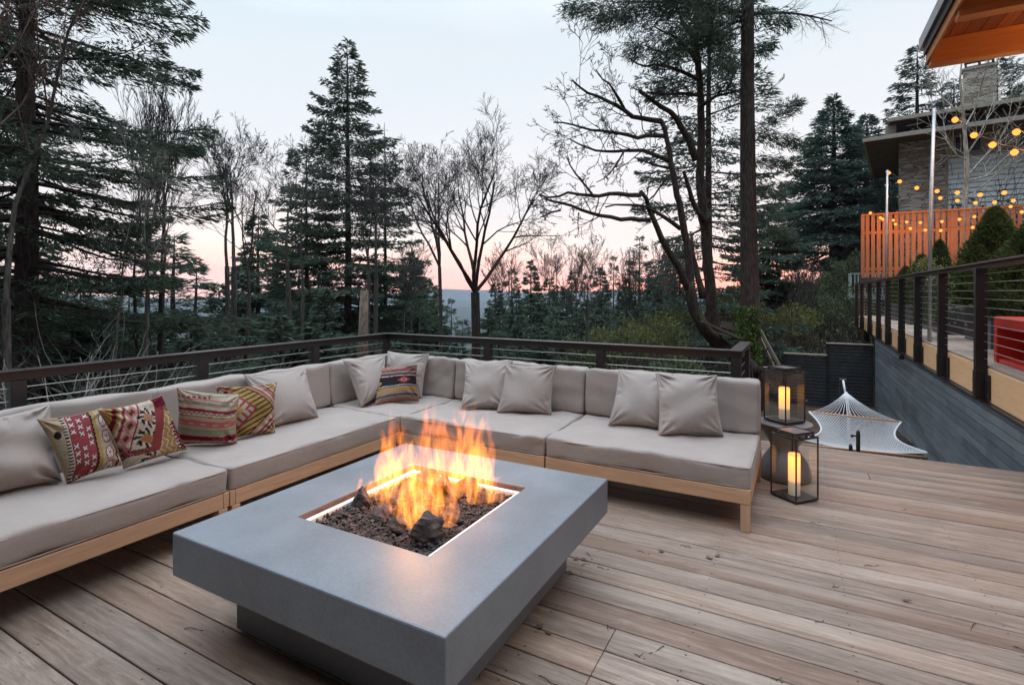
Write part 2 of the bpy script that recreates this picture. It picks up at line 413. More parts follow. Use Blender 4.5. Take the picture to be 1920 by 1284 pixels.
def softbox(cx, cy, cz, sx, sy, sz, r=.04, puff=.012, n=(26, 18, 7), seed=0, wr=.0055):
    """upholstered cushion: rounded box with a slightly crowned top and soft unevenness"""
    rng = np.random.default_rng(seed)
    def axis(h, k):
        a = np.linspace(-1, 1, k); edge = np.array([-1, -.97, -.93]) if False else None
        inner = np.linspace(-(h - r), h - r, k)
        arc = r * (1 - np.cos(np.linspace(0, np.pi / 2, 5)))[:-1]
        return np.concatenate([-h + arc, inner, (h - arc)[::-1]])
    X, Y, Z = axis(sx / 2, n[0]), axis(sy / 2, n[1]), axis(sz / 2, n[2])
    idx = {}; V = []; F = []
    def vid(i, j, k):
        key = (i, j, k)
        if key not in idx: idx[key] = len(V); V.append((X[i], Y[j], Z[k]))
        return idx[key]
    nx, ny, nz_ = len(X), len(Y), len(Z)
    for i in range(nx - 1):
        for j in range(ny - 1):
            F.append((vid(i, j, 0), vid(i, j + 1, 0), vid(i + 1, j + 1, 0), vid(i + 1, j, 0)))
            F.append((vid(i, j, nz_ - 1), vid(i + 1, j, nz_ - 1), vid(i + 1, j + 1, nz_ - 1), vid(i, j + 1, nz_ - 1)))
    for i in range(nx - 1):
        for k in range(nz_ - 1):
            F.append((vid(i, 0, k), vid(i + 1, 0, k), vid(i + 1, 0, k + 1), vid(i, 0, k + 1)))
            F.append((vid(i, ny - 1, k), vid(i, ny - 1, k + 1), vid(i + 1, ny - 1, k + 1), vid(i + 1, ny - 1, k)))
    for j in range(ny - 1):
        for k in range(nz_ - 1):
            F.append((vid(0, j, k), vid(0, j, k + 1), vid(0, j + 1, k + 1), vid(0, j + 1, k)))
            F.append((vid(nx - 1, j, k), vid(nx - 1, j + 1, k), vid(nx - 1, j + 1, k + 1), vid(nx - 1, j, k + 1)))
    V = np.array(V); h = np.array([sx, sy, sz]) / 2
    inner = np.clip(V, -(h - r), h - r); d = V - inner; ln = np.linalg.norm(d, axis=1)[:, None]
    V = np.where(ln > 1e-9, inner + d / np.maximum(ln, 1e-9) * np.minimum(ln, r) , V)
    u, v, w = V[:, 0] / h[0], V[:, 1] / h[1], V[:, 2] / h[2]
    V[:, 2] += np.sign(w) * puff * (1 - u ** 4) * (1 - v ** 4) * (np.abs(w) > .6)
    V[:, 1] += np.sign(v) * puff * .5 * (1 - u ** 4) * (1 - w ** 2) * (np.abs(v) > .6)
    V[:, 0] += np.sign(u) * puff * .5 * (1 - v ** 4) * (1 - w ** 2) * (np.abs(u) > .6)
    for q in range(14):
        k = rng.normal(size=3) * (4 + q * 1.1); ph = rng.uniform(0, 6.28)
        V[:, 2] += wr * .5 * np.sin(V @ k + ph); V[:, 1] += wr * .35 * np.sin(V @ k[::-1] + ph * 2)
    return V + np.array([cx, cy, cz]), F

# ------------------------------------------------------------------ ground
def sstep(a, b, x):
    t = np.clip((x - a) / (b - a), 0, 1); return t * t * (3 - 2 * t)
def ground_z(x, y):
    x = np.asarray(x, float); y = np.asarray(y, float)
    az = np.arctan2(x, np.maximum(y, .01)); d = np.hypot(x, y)
    s = -x * .8 + y * .45
    f = 1 - .90 * sstep(-.42, -.10, az)
    f = np.where(y < 0, 1.0, f)
    down = -.31 * np.maximum(0, s - 6.0) * f
    zz = -1.1 - .05 * np.clip(y - 8, 0, 20) + down
    zz = zz - 1.6 * sstep(1.5, 5.5, -x) 
    zz = zz + sstep(.5, 7, x) * np.clip((y - 15) * .33, 0, 6) + sstep(-7, 2, x) * np.clip((y - 18) * .10, 0, 2.6) * (x < 80)
    zz = zz + .12 * np.sin(x * .8 + 1) * np.sin(y * .7) * (d > 9)
    floor = -112 + 3 * np.sin(x * .004) * np.cos(y * .003)
    rid = 0
    for (r0, w, h, ph) in ((1900, 330, 30, .3), (3100, 450, 62, 1.7), (4600, 600, 108, 2.9), (5900, 400, 140, 4.1)):
        az2 = np.arctan2(x, y)
        hh = h * (.62 + .38 * np.sin(az2 * 5.3 + ph) + .16 * np.sin(az2 * 17 + ph * 3) + .05 * np.sin(az2 * 53 + ph))
        rid = np.maximum(rid, hh * np.exp(-((d - r0) / w) ** 2))
    return np.maximum(zz, floor) + np.where(d > 700, rid, 0)
def make_ground():
    ang = np.concatenate([np.linspace(R(-150), R(-85), 26)[:-1], np.linspace(R(-85), R(40), 220), np.linspace(R(40), R(210), 50)[1:]])
    ang = ang[:-1]
    rad = np.concatenate([[0.01], np.linspace(2, 60, 75), np.geomspace(62, 6600, 120)])
    A, Rr = np.meshgrid(ang, rad, indexing='ij')
    x = np.sin(A) * Rr; y = np.cos(A) * Rr; zz = ground_z(x, y)
    V = np.stack([x, y, zz], -1).reshape(-1, 3); na, nr = len(ang), len(rad)
    i, j = np.meshgrid(np.arange(na), np.arange(nr - 1), indexing='ij')
    i2 = (i + 1) % na
    F = np.stack([i * nr + j, i * nr + j + 1, i2 * nr + j + 1, i2 * nr + j], -1).reshape(-1, 4)
    g = G('hillside_and_valley')
    p = g.tc.outputs['Object']; sx = g.sepxyz(p)
    ln = g.N.new('ShaderNodeVectorMath'); ln.operation = 'LENGTH'; g.L.new(p, ln.inputs[0])
    near = g.ramp(g.noise(1.3, 8, .7), [(.3, (.022, .017, .012)), (.5, (.060, .045, .032)), (.62, (.10, .07, .045)), (.75, (.055, .065, .03))])
    far = g.ramp(g.noise(.012, 8, .7), [(.35, (.018, .030, .026)), (.5, (.035, .050, .040)), (.62, (.07, .08, .07)), (.7, (.15, .15, .15))])
    t = g.math('DIVIDE', g.math('SUBTRACT', ln.outputs['Value'], 40.0), 200.0, True)
    g.col(g.mix(t, near, far)); g.rough(.95); g.spec(.1)
    g.bump(g.noise(6, 6, .7), .8, .08)
    o = obj('ground', V, F, g.m, smooth=True); tag(o, kind='structure'); return o
make_ground()

# ------------------------------------------------------------------ the deck
def make_deck():
    rng = random.Random(4)
    V = []; F = []; C = []; UV = []
    pitch = .1645; y0 = 3.766 - 36 * pitch
    k = 0
    while True:
        ya = y0 + k * pitch; yb = ya + pitch - .0068; k += 1
        if ya > 5.95 - .05: break
        xl = -4.62 if yb < 5.02 else -.52
        xr = 1.765
        # boards cut on joist lines
        cuts = [xl]; x = -.716 + .6096 * rng.choice([-12, -10, -8, -6, -5, -3, -1])
        if abs(ya - 1.96) < .3: x = -.716 - .6096 * 5
        while x < xr - .3:
            if x > xl + .3: cuts.append(x)
            x += .6096 * (rng.choice([14, 16, 18]) if not (abs(ya - 1.96) < .3 and x < -1.5) else 5)
        cuts.append(xr)
        for a, b in zip(cuts[:-1], cuts[1:]):
            b2 = b - (.003 if b < xr else 0)
            dz = rng.uniform(-.0012, .0012); n = len(V)
            V += [(a, ya, dz - .03), (b2, ya, dz - .03), (b2, yb, dz - .03), (a, yb, dz - .03), (a, ya, dz), (b2, ya, dz), (b2, yb, dz), (a, yb, dz)]
            col = (min(1, max(0, rng.gauss(.42, .22))), rng.random(), rng.random())
            ou = rng.randrange(0, 12) * .6096 - .6096 / 2
            for f in BOXF:
                F.append(tuple(n + i for i in f)); C.append(col)
                for i in f:
                    vx = V[n + i]; UV.append((vx[0] + .716 + .6096 * .5 + ou + .6096 * 20 + .02 * rng.random() * 0, vx[1] - ya))
    o = obj('deck', V, F, M['deck'], cols=C, uvs=UV)
    b = o.modifiers.new('bevel', 'BEVEL'); b.width = .0025; b.segments = 1; b.limit_method = 'ANGLE'
    tag(o, kind='structure')
    mb = MB(); mb.box(-4.60, 1.75, -2.1, 4.97, -.30, -.045); mb.box(-.5, 1.75, 4.97, 5.90, -.30, -.045)
    s = mb.obj('deck_substructure', M['dark_gap']); tag(s, kind='structure')
make_deck()

# ------------------------------------------------------------------ sofa: modules round the corner
def sofa_module(name, label, x0, x1, y0, y1, back, legs, seed, group='modules of the corner sofa', arm_end=None):
    """back: list among 'N' (back along far side, +Y) and 'W' (back along -X side)"""
    cx, cy_ = (x0 + x1) / 2, (y0 + y1) / 2
    t = thing(name, label, 'sofa', (cx, cy_, 0), 0, group)
    fz0, fz1 = .175, .268; g = .004
    bx0 = x0 - (.19 if 'W' in back else 0); by1 = y1 + (.19 if 'N' in back else 0)
    mx = MB(); my = MB()
    # rails of the base frame
    mx.box(bx0 + g, x1 - g, y0, y0 + .035, fz0, fz1); MB().box(bx0 + g, x1 - g, by1 - .035, by1, fz0, fz1).obj('rear_rail', M['teak_x'], t, bevel=.004)
    MB().box(bx0 + g, bx0 + .035, y0 + .037, by1 - .037, fz0, fz1).obj('side_rail', M['teak_y'], t, bevel=.004); MB().box(x1 - .035, x1 - g, y0 + .037, by1 - .037, fz0, fz1).obj('side_rail', M['teak_y'], t, bevel=.004)
    for q in range(7):
        xx = bx0 + .1 + (x1 - bx0 - .26) * q / 6; my.box(xx, xx + .06, y0 + .037, by1 - .037, fz1 - .03, fz1 - .013)
    mx.obj('front_rail', M['teak_x'], t, bevel=.004); my.obj('seat_slats', M['teak_y'], t, bevel=.004)
    for (lx, ly) in legs:
        mb = MB(); mb.box(lx - .028, lx + .028, ly - .028, ly + .028, 0, fz0 - .002); mb.obj('leg', M['teak_z'], t, bevel=.004)
    V, F = softbox(cx, cy_, .268 + .071, x1 - x0 - .008, y1 - y0 - .004, .142, .022, .007, seed=seed)
    obj('seat_cushion', V, F, M['fabric'], t, smooth=True)
    zc = .268 + .071
    for zq in (zc + .071 - .010, zc - .071 + .010):
        a, b, c_, d = x0 + .007, x1 - .007, y0 + .005, y1 - .005
        pts = [(a + .03, c_, zq), ((a + b) / 2, c_ - .003, zq), (b - .03, c_, zq), (b - .006, c_ + .006, zq), (b, c_ + .03, zq), (b, d - .03, zq), (b - .006, d - .006, zq), (b - .03, d, zq), (a + .03, d, zq), (a + .006, d - .006, zq), (a, d - .03, zq), (a, c_ + .03, zq), (a + .006, c_ + .006, zq), (a + .03, c_, zq)]
        mb = MB(); mb.tube(pts, .0042, 5, cap=False); mb.obj('seam_piping', M['fabric'], t, smooth=True)
    h = .405
    if 'N' in back:
        V, F = softbox(cx, 0, 0, x1 - x0 - .010, .165, h, .030, .006, (26, 5, 14), seed + 50)
        c, s = math.cos(R(5)), math.sin(R(5))
        V = np.stack([V[:, 0], V[:, 1] * c + V[:, 2] * s, -V[:, 1] * s + V[:, 2] * c], 1) + np.array([0, y1 + .045 - .02, .412 + h / 2])
        obj('back_cushion', V, F, M['fabric'], t, smooth=True)
    if 'W' in back:
        V, F = softbox(0, cy_, 0, .165, y1 - y0 - .010 - (.0 if 'N' not in back else 0), h, .030, .006, (5, 26, 14), seed + 80)
        c, s = math.cos(R(5)), math.sin(R(5))
        V = np.stack([V[:, 0] * c - V[:, 2] * s, V[:, 1], V[:, 0] * s + V[:, 2] * c], 1) + np.array([x0 - .045 + .02, 0, .412 + h / 2])
        obj('back_cushion', V, F, M['fabric'], t, smooth=True)
    # back frame: upright stiles and a top rail behind the cushions
    mb = MB()
    if 'N' in back:
        for xx in (x0 + .03, x1 - .03):
            mb.obox((xx, by1 - .02 + .012, .46), (1, 0, 0), (0, 1, -.08), (0, .08, 1), .02, .018, .27)
        mb.box(x0 + .055, x1 - .055, by1 - .010, by1 + .018, .60, .66); mb.box(x0 + .055, x1 - .055, by1 - .014, by1 + .012, .44, .50)
    if 'W' in back:
        ys = (y0 + .03, y1 - .03)
        for yy in ys:
            mb.obox((bx0 + .02 - .012, yy, .46), (1, 0, .08), (0, 1, 0), (-.08, 0, 1), .018, .02, .27)
        mb.box(bx0 - .018, bx0 + .010, y0 + .055, y1 - .055, .60, .66); mb.box(bx0 - .012, bx0 + .014, y0 + .055, y1 - .055, .44, .50)
    if mb.V: mb.obj('back_frame', M['teak_z'], t, bevel=.004)
    return t
XF, YF = -3.09, 3.575     # inner front lines of the two wings
YB, XB = 4.46, -3.97      # faces of the backs
sofa_module('sofa_module', 'beige sofa section at the open right end beside the lanterns', -1.672, -.26, YF, YB, ['N'],
            [(-1.63, YF + .03), (-.295, YF + .03), (-1.63, YB + .155), (-.295, YB + .155)], 1)
sofa_module('sofa_module', 'middle beige sofa section on the far wing, behind the flames, two pillows on it', -3.08, -1.678, YF, YB, ['N'],
            [(-3.04, YF + .03), (-1.72, YF + .03), (-3.04, YB + .155), (-1.72, YB + .155)], 2)
sofa_module('sofa_module', 'square corner section of the beige sofa under the dark striped pillow', XB, -3.088, YF + .004, YB, ['N', 'W'],
            [(-3.14, YB + .14), (XB - .13, YB + .14), (XB - .13, YF + .04)], 3)
sofa_module('sofa_module', 'left wing sofa section beside the corner, with striped and gold pillows on it', XB, XF, 2.02, YF - .004, ['W'],
            [(XF - .03, 2.06), (XF - .03, YF - .05), (XB - .15, 2.06), (XB - .15, YF - .05)], 4)
sofa_module('sofa_module', 'nearest beige sofa section on the left wing, cut by the left edge of the picture', XB, XF, .46, 2.013, ['W'],
            [(XF - .03, .50), (XF - .03, 1.975), (XB - .15, .5), (XB - .15, 1.975)], 5)

# ------------------------------------------------------------------ pillows
def pillow_mesh(TL, TR, BR, BL, thick, n, seed, wrinkle=1.0, pinch=.055, front=True):
    """pillow spanned by its four corners; u to the right, v down"""
    rng = np.random.default_rng(seed)
    u = np.sin(np.linspace(-np.pi / 2, np.pi / 2, n)); Uu, Vv = np.meshgrid(u, u, indexing='xy')
    uu = Uu * (1 - pinch * (1 - Vv ** 2) * np.abs(Uu) ** 1.5); vv = Vv * (1 - pinch * (1 - Uu ** 2) * np.abs(Vv) ** 1.5)
    a = (uu + 1) / 2; b = (vv + 1) / 2
    TL, TR, BR, BL = map(lambda q: np.array(q, float), (TL, TR, BR, BL))
    P = (TL * ((1 - a) * (1 - b))[..., None] + TR * (a * (1 - b))[..., None] + BR * (a * b)[..., None] + BL * ((1 - a) * b)[..., None])
    nrm = np.cross(TR - BL, TL - BR); nrm /= np.linalg.norm(nrm)
    if nrm @ (np.array([0, 0, CAMH]) - (TL + BR) / 2) < 0: nrm = -nrm
    prof = np.clip((1 - Uu ** 2) * (1 - Vv ** 2), 0, 1) ** .42
    w = np.zeros_like(Uu)
    # gathers that run in from the corners and side seams
    for (cu, cv) in ((-1, -1), (1, -1), (1, 1), (-1, 1)):
        du, dv = Uu - cu, Vv - cv; r = np.hypot(du, dv); th = np.arctan2(dv, du)
        for q in range(3):
            w += np.sin(th * rng.uniform(7, 15) + rng.uniform(0, 6.28)) * np.exp(-((r - .25) / .38) ** 2) * rng.uniform(.3, .8)
    for q in range(26):
        side = rng.integers(4); pos = rng.uniform(-.85, .85); wd = rng.uniform(.025, .06); ln = rng.uniform(.1, .32); sl = rng.uniform(-.5, .5)
        e, f = ((Uu, Vv), (-Uu, Vv), (Vv, Uu), (-Vv, Uu))[side]
        dist = 1 - e; w -= np.exp(-((f - pos - sl * dist) / wd) ** 2) * np.exp(-(dist / ln) ** 2) * rng.uniform(.5, 1.4) * np.clip(dist * 9, 0, 1)
    for q in range(8):
        kx, ky = rng.normal(size=2) * 2.4; w += .4 * np.sin(Uu * kx + Vv * ky + rng.uniform(0, 6.28))
    w *= .011 * wrinkle * np.clip(prof * 1.6, 0, 1)
    sag = 1 + .22 * Vv
    top = P + nrm * (thick * .62 * prof * sag + w)[..., None]; bot = P - nrm * (thick * .38 * prof * sag)[..., None]
    ntop = n * n
    V = np.concatenate([top.reshape(-1, 3), bot.reshape(-1, 3)])
    i, j = np.meshgrid(np.arange(n - 1), np.arange(n - 1), indexing='ij'); q = i * n + j
    F1 = np.stack([q, q + 1, q + n + 1, q + n], -1).reshape(-1, 4); F2 = F1[:, ::-1] + ntop
    ed = np.concatenate([np.arange(n), np.arange(1, n) * n + n - 1, (n * n - 1) - np.arange(1, n), (np.arange(n - 2, 0, -1)) * n])
    e2 = np.roll(ed, -1); F3 = np.stack([ed, ed + ntop, e2 + ntop, e2], 1)
    seam = P.reshape(-1, 3)[ed]
    if (np.cross(V[1] - V[0], V[n] - V[0]) @ nrm) < 0: F1 = F1[:, ::-1]; F2 = F2[:, ::-1]; F3 = F3[:, ::-1]
    return V, np.concatenate([F1, F2, F3]), (Uu + 1) / 2, (Vv + 1) / 2, seam, nrm
def pillow(label, TL, TR, BR, BL, thick=.15, seed=0, m=None, colf=None, group=None, wrinkle=1.0, pinch=.085):
    n = 130 if colf else 60
    V, F, U, Vc, seam, nrm = pillow_mesh(TL, TR, BR, BL, thick, n, seed, wrinkle, pinch)
    low = V[V[:, 2].argmin()]; base = (V[:, 0].mean(), V[:, 1].mean(), V[:, 2].min())
    t = thing('throw_pillow', label, 'pillow', base, 0, group)
    kw = {}
    if colf:
        c = colf(U.reshape(-1), Vc.reshape(-1)); kw = dict(cols=np.concatenate([c, c]), colname='weave')
    obj('cover', V, F, m or M['pillow'], t, smooth=True, **kw)
    mb = MB(); pts = np.vstack([seam, seam[:1]]); mb.tube(pts[::2] if not colf else pts[::3], .0028, 5, cap=False)
    mb.obj('seam_piping', m if not colf else M['pillow_edge'], t, smooth=True) if (m or colf) else mb.obj('seam_piping', M['pillow'], t, smooth=True)
    return t
def hx(r, g, b): return np.array([((v / 255) ** 2.2) for v in (.70 * r + .30 * (r + g + b) / 3, .70 * g + .30 * (r + g + b) / 3, .70 * b + .30 * (r + g + b) / 3)]) * .58
CR, RED, DRED, BLK, GOLD, TAN, PNK, GRN, BRN, ORG, WHT, GRY = (hx(222, 205, 178), hx(176, 62, 66), hx(135, 30, 48), hx(44, 36, 40), hx(196, 150, 66),
    hx(196, 172, 138), hx(222, 130, 124), hx(160, 160, 128), hx(110, 66, 52), hx(214, 110, 72), hx(235, 228, 218), hx(150, 140, 130))
def weave_noise(u, v, c, seed, amt=.16):
    rng = np.random.default_rng(seed); t = rng.uniform(0, 1, (64, 200))
    k = t[(u * 63).astype(int), (v * 199).astype(int)]; k2 = rng.uniform(0, 1, 90)[(v * 89).astype(int)]
    return np.clip(c * (1 + amt * (k - .5) + .22 * (k2 - .5))[:, None], 0, 1)
def paint(c, msk, col): c[msk] = col
def diamond(x, y, s=1.0, step=.0):
    return np.abs(x) + np.abs(y)
def hooks(c, x, y, ro, col, inner, ctr, n=4):
    """kilim medallion: stepped diamond ringed by small hooks"""
    q = .035 * ro / .16
    xs, ys = np.round(x / q) * q, np.round(y / q) * q
    d = np.abs(xs) + np.abs(ys)
    ang = np.arctan2(y, x)
    ring = (d > ro * .62) & (d < ro * 1.12) & (np.sin(ang * 8 + d * 30 / ro * .16) > -.1)
    paint(c, ring, col); curl = (d > ro * .80) & (d < ro * .96) & (np.sin(ang * 8 + 1.1) > .55); paint(c, curl, WHT)
    paint(c, d < ro * .62, inner); paint(c, d < ro * .30, ctr)
def k_red(u, v):          # red panel with cross motifs, cream panel with medallions
    c = np.tile(TAN, (len(u), 1)); t = u + .10 * (v - .5) * -1
    x = u + .28 * (v) - .10
    paint(c, x < .17, hx(190, 160, 120)); paint(c, (np.hypot((x - .08) / .05, (v - .28) / .06) < 1), BLK)
    paint(c, (x > .17) & (x < .23), CR); paint(c, (x > .16) & (x < .22) & (np.sin(v * 130) > 0), BLK)
    band = (x > .23) & (x < .60); paint(c, band, RED)
    px = (x - .23) / .37 * 3; py = v * 9 + .5 * (np.floor(px) % 2)
    fx, fy = px % 1 - .5, py % 1 - .5
    star = (np.abs(np.abs(fx) - np.abs(fy)) < .10) & (np.maximum(np.abs(fx), np.abs(fy)) < .30); bl = (np.maximum(np.abs(fx), np.abs(fy)) < .34) & (np.abs(fy) > .1) & (np.abs(np.abs(fx) - np.abs(fy)) < .2)
    paint(c, band & bl & ((np.floor(px) * 3 + np.floor(py)) % 4 != 3), BLK); paint(c, band & star & ((np.floor(px) * 3 + np.floor(py)) % 4 != 3), WHT)
    ed = .60 + .018 * np.abs((v * 26) % 2 - 1)
    paint(c, (x > .60) & (x < ed + .03), BLK); paint(c, (x > ed + .022) & (x < .70), GOLD)
    p2 = x > .70; paint(c, p2 & (x < 1.02), TAN)
    for cy2 in (.20, .46, .72, .96):
        X, Y = (x - .84), (v - cy2) * .95; d = np.maximum(np.abs(X) * 1.0 + np.abs(Y) * .45, np.abs(Y))
        m = d < .10; paint(c, m, WHT); paint(c, m & (d > .078), RED)
        paint(c, m & (d < .075) & ((np.sin(X * 150) * np.sin(Y * 150)) > .25), RED); paint(c, d < .02, BLK)
    paint(c, (x > .98) & (x < 1.04), DRED); paint(c, x > 1.04, CR)
    paint(c, (x > 1.08) & (np.sin(x * 110) * np.sin(v * 60) > .35), BRN)
    return weave_noise(u, v, c, 1)
def k_multi(u, v):        # cream field with hooked medallions, red diagonal, gold corner
    c = np.tile(CR, (len(u), 1))
    q = 1 / 55; us, vs_ = np.round(u / q) * q, np.round(v / q) * q
    s = u + .0 * v
    paint(c, (v + u * 1.6) < .42, GOLD); paint(c, ((v + u * 1.6) > .26) & ((v + u * 1.6) < .36), DRED); paint(c, ((v + u * 1.6) > .12) & ((v + u * 1.6) < .2) & (np.sin(v * 80) > 0), ORG)
    b = (v * .8 + u * 1.25); paint(c, (b > .38) & (b < .44), RED); m = (b > .44) & (b < .66); paint(c, m & (np.abs(((v * 5) % 1) - .5) + np.abs((b - .55) / .2) < .62), PNK)
    paint(c, m & (np.abs(((v * 5) % 1) - .5) + np.abs((b - .55) / .2) < .30), BRN); paint(c, (b > .655) & (b < .69), RED)
    for (cx, cy2, r, i, k) in ((.56, .24, .17, PNK, GOLD), (.40, .56, .19, GOLD, ORG), (.36, .93, .17, PNK, GOLD)):
        hooks(c, (u - cx), (v - cy2) * 1.05, r, BLK, i, k)
    z1 = (v > .70) & (v < .80) & (u < .50); paint(c, z1, RED); paint(c, z1 & (np.abs((v - .75) * 10 - np.sin(u * 46)) < .35), BLK); paint(c, z1 & (np.abs((v - .75) * 10 + np.sin(u * 46)) < .22), GRY)
    dg = u - (1.05 - v * .62); paint(c, (dg > -.22) & (dg < -.06) & (v < .78), RED)
    dg2 = (v - .55) - (u - .55) * .9; paint(c, (np.abs(dg2 - .10) < .055) & (v > .68) & (u > .45), RED)
    g = (dg > -.06) & (v > .12); paint(c, g, GOLD); paint(c, g & (np.sin(u * 60 + np.sin(v * 34) * 2.2) > .72), CR)
    cr = (u > .84) & (v > .40) & (v < .95); paint(c, cr, DRED); paint(c, cr & (np.sin(v * 95) > .35) & (np.abs(u - .86) < .03), WHT); paint(c, cr & (np.sin(u * 70) * np.sin(v * 70) > .6), PNK)
    paint(c, (u > .78) & (v < .14), DRED)
    return weave_noise(u, v, c, 2)
def k_stripe(u, v):       # pale stripes with fine zigzags and one deep red band
    vv = v + .012 * np.sin(u * 5)
    c = np.tile(CR, (len(u), 1))
    def st(a, b, col): paint(c, (vv > a) & (vv < b), col)
    def zig(y0, col, fr=20, amp=.016, w=.009): paint(c, np.abs(vv - y0 - amp * (np.abs((u * fr) % 2 - 1) * 2 - 1)) < w, col)
    st(0, .1, CR); paint(c, (np.abs(vv - .10 + .03 * u) < .020) & (np.sin(u * 75) > -.2) & (u < .52), RED)
    st(.10, .13, hx(228, 150, 140)); st(.16, .22, TAN); paint(c, (vv > .165) & (vv < .205) & ((u * 4 % 1) < .5), GRN); st(.28, .33, hx(190, 40, 60))
    zig(.36, BRN, 24); st(.40, .415, RED); st(.415, .48, hx(214, 172, 130)); st(.48, .60, hx(228, 104, 104)); paint(c, (vv > .52) & (vv < .56) & (np.sin(u * 31) > .2), hx(216, 160, 140))
    st(.585, .62, hx(190, 175, 140)); st(.62, .70, GRN); paint(c, (vv > .625) & (vv < .70) & (u > .62) & (np.sin((u + .5 * np.abs(vv - .66)) * 150) > .4), hx(206, 180, 96)); st(.70, .78, hx(176, 164, 136))
    st(.765, .885, hx(160, 18, 44)); paint(c, (vv > .80) & (vv < .86) & (u > .62) & (u < .82) & (np.sin(u * 120) * np.sin(vv * 150) > .2), PNK); st(.875, .93, CR); zig(.902, BRN, 20, .012, .008); st(.93, 1.1, hx(222, 112, 104))
    return weave_noise(u, v, c, 3, .12)
def k_gold(u, v):         # gold ground, red lattice running to the right edge
    c = np.tile(hx(196, 160, 100), (len(u), 1))
    a = u + v; b = u - v
    paint(c, (u + v * .9) < .35, CR); paint(c, ((u + v * .9) < .3) & (np.sin(u * 50) > .4) & (np.sin(v * 40) > 0), BLK)
    for k in (-.55, -.18, .18, .55):
        pass
    f = np.abs(np.abs(v - .52) - (1.0 - u) * .95)      # chevron pointing left
    lvl = (1.0 - u) * .95 - np.abs(v - .52)
    bd = lambda lo, hi: (lvl > lo) & (lvl < hi)
    paint(c, lvl > .02, GOLD); paint(c, bd(.36, .42), RED); paint(c, bd(.42, .60), TAN); paint(c, bd(.02, .06), DRED)
    paint(c, bd(.42, .60) & (np.abs(((u - np.sign(v - .52) * v) * 6) % 1 - .5) < .2), RED)
    o = lvl < -.02; paint(c, o, TAN); paint(c, (lvl < -.20) & (lvl > -.26), RED); paint(c, (lvl < -.02) & (lvl > -.18) & (np.abs(((u + np.sign(v - .52) * v) * 7) % 1 - .5) < .22), RED)
    paint(c, (lvl < -.30), GOLD); paint(c, (lvl < -.30) & (np.abs(((u + np.sign(v - .52) * v) * 6) % 1 - .5) < .16), CR)
    r = (lvl > .06) & (lvl < .36); z2 = np.abs((u - .8) * 9 - 1.5 * np.sin(v * 60)); paint(c, r & (np.sin(v * 62 + u * 30) > .62), BLK)
    return weave_noise(u, v, c, 4)
def k_dark(u, v):         # dark band with a red diamond, orange and grey stripes
    vv = v + .03 * (u - .5)
    c = np.tile(GRY, (len(u), 1))
    def st(a, b, col): paint(c, (vv > a) & (vv < b), col)
    st(-1, .07, hx(214, 120, 90)); st(.07, .12, hx(170, 150, 130)); st(.12, .19, RED); st(.19, .25, GRY); st(.25, .33, BRN); st(.30, .64, hx(52, 42, 46))
    for y0 in (.325, .605): paint(c, (np.abs(vv - y0) < .012) & (np.sin(u * 150) > -.3), WHT); paint(c, np.abs(vv - y0 - .022) < .008, DRED)
    d = np.round(np.abs(u - .70) / .025) * .025 * .8 + np.round(np.abs(vv - .46) / .02) * .02 * 1.25
    paint(c, d < .13, RED); paint(c, d < .07, PNK); paint(c, d < .03, DRED)
    d = np.abs(u - .08) * .9 + np.abs(vv - .50); paint(c, d < .09, GOLD)
    st(.66, .72, GOLD); st(.72, .78, hx(205, 130, 80)); st(.78, .84, GRY); st(.84, .88, BRN); st(.88, .94, GRY); st(.94, 1.5, hx(205, 120, 90))
    return weave_noise(u, v, c, 5)
def kilim_mat():
    g = G('woven_kilim_wool')
    g.col(g.attr('weave')); g.rough(.95); g.spec(.1); g.bump(g.math('ADD', g.noise(330, 2), g.noise(90, 3)), .5, .003); return g.m
M['kilim'] = kilim_mat()
M['pillow_edge'] = simple('kilim_edge_cord', (.30, .20, .14), .95)
SZ = .420
def P(x, y, mode, val):
    return {'z': lambda: onz(x, y, val), 'X': lambda: onX(x, y, val), 'Y': lambda: onY(x, y, val)}[mode]()
gl_l, gl_r = 'throw pillows on the left wing of the sofa', 'throw pillows on the far wing of the sofa'
pillow('large plain beige pillow at the left edge of the picture, against the left back', P(-95, 795, 'X', -3.80), P(94, 757, 'X', -3.83), P(116, 902, 'z', SZ), P(-80, 945, 'z', SZ), .18, 1, group=gl_l, wrinkle=1.6)
pillow('woven pillow with a red panel of white crosses, leftmost of the patterned pillows', P(70, 786, 'X', -3.66), P(192, 764, 'X', -3.72), P(228, 872, 'z', SZ + .03), P(126, 908, 'z', SZ), .13, 2, M['kilim'], k_red, gl_l)
pillow('woven pillow tilted to one side with hooked medallions and a red diagonal band', P(184, 769, 'X', -3.55), P(303, 741, 'X', -3.62), P(350, 842, 'z', SZ + .01), P(232, 879, 'z', SZ), .13, 3, M['kilim'], k_multi, gl_l)
pillow('pale striped woven pillow with zigzag lines and a deep red band', P(332, 727, 'X', -3.66), P(450, 739, 'X', -3.52), P(444, 831, 'z', SZ), P(329, 834, 'z', SZ), .13, 4, M['kilim'], k_stripe, gl_l)
pillow('gold and red latticed woven pillow leaning on a plain beige pillow', P(404, 725, 'X', -3.80), P(519, 717, 'X', -3.66), P(516, 812, 'z', SZ), P(420, 826, 'z', SZ), .12, 5, M['kilim'], k_gold, gl_l)
pillow('plain beige pillow leaning behind the gold and red one', P(457, 702, 'X', -3.90), P(573, 690, 'X', -3.84), P(597, 783, 'z', SZ), P(490, 808, 'z', SZ), .16, 6, group=gl_l)
pillow('plain beige pillow turned sideways in the corner, left of the dark striped one', P(643, 676, 'X', -3.84), P(721, 667, 'Y', 4.18), P(712, 750, 'z', SZ), P(678, 762, 'z', SZ), .17, 7, group=gl_r, wrinkle=1.5)
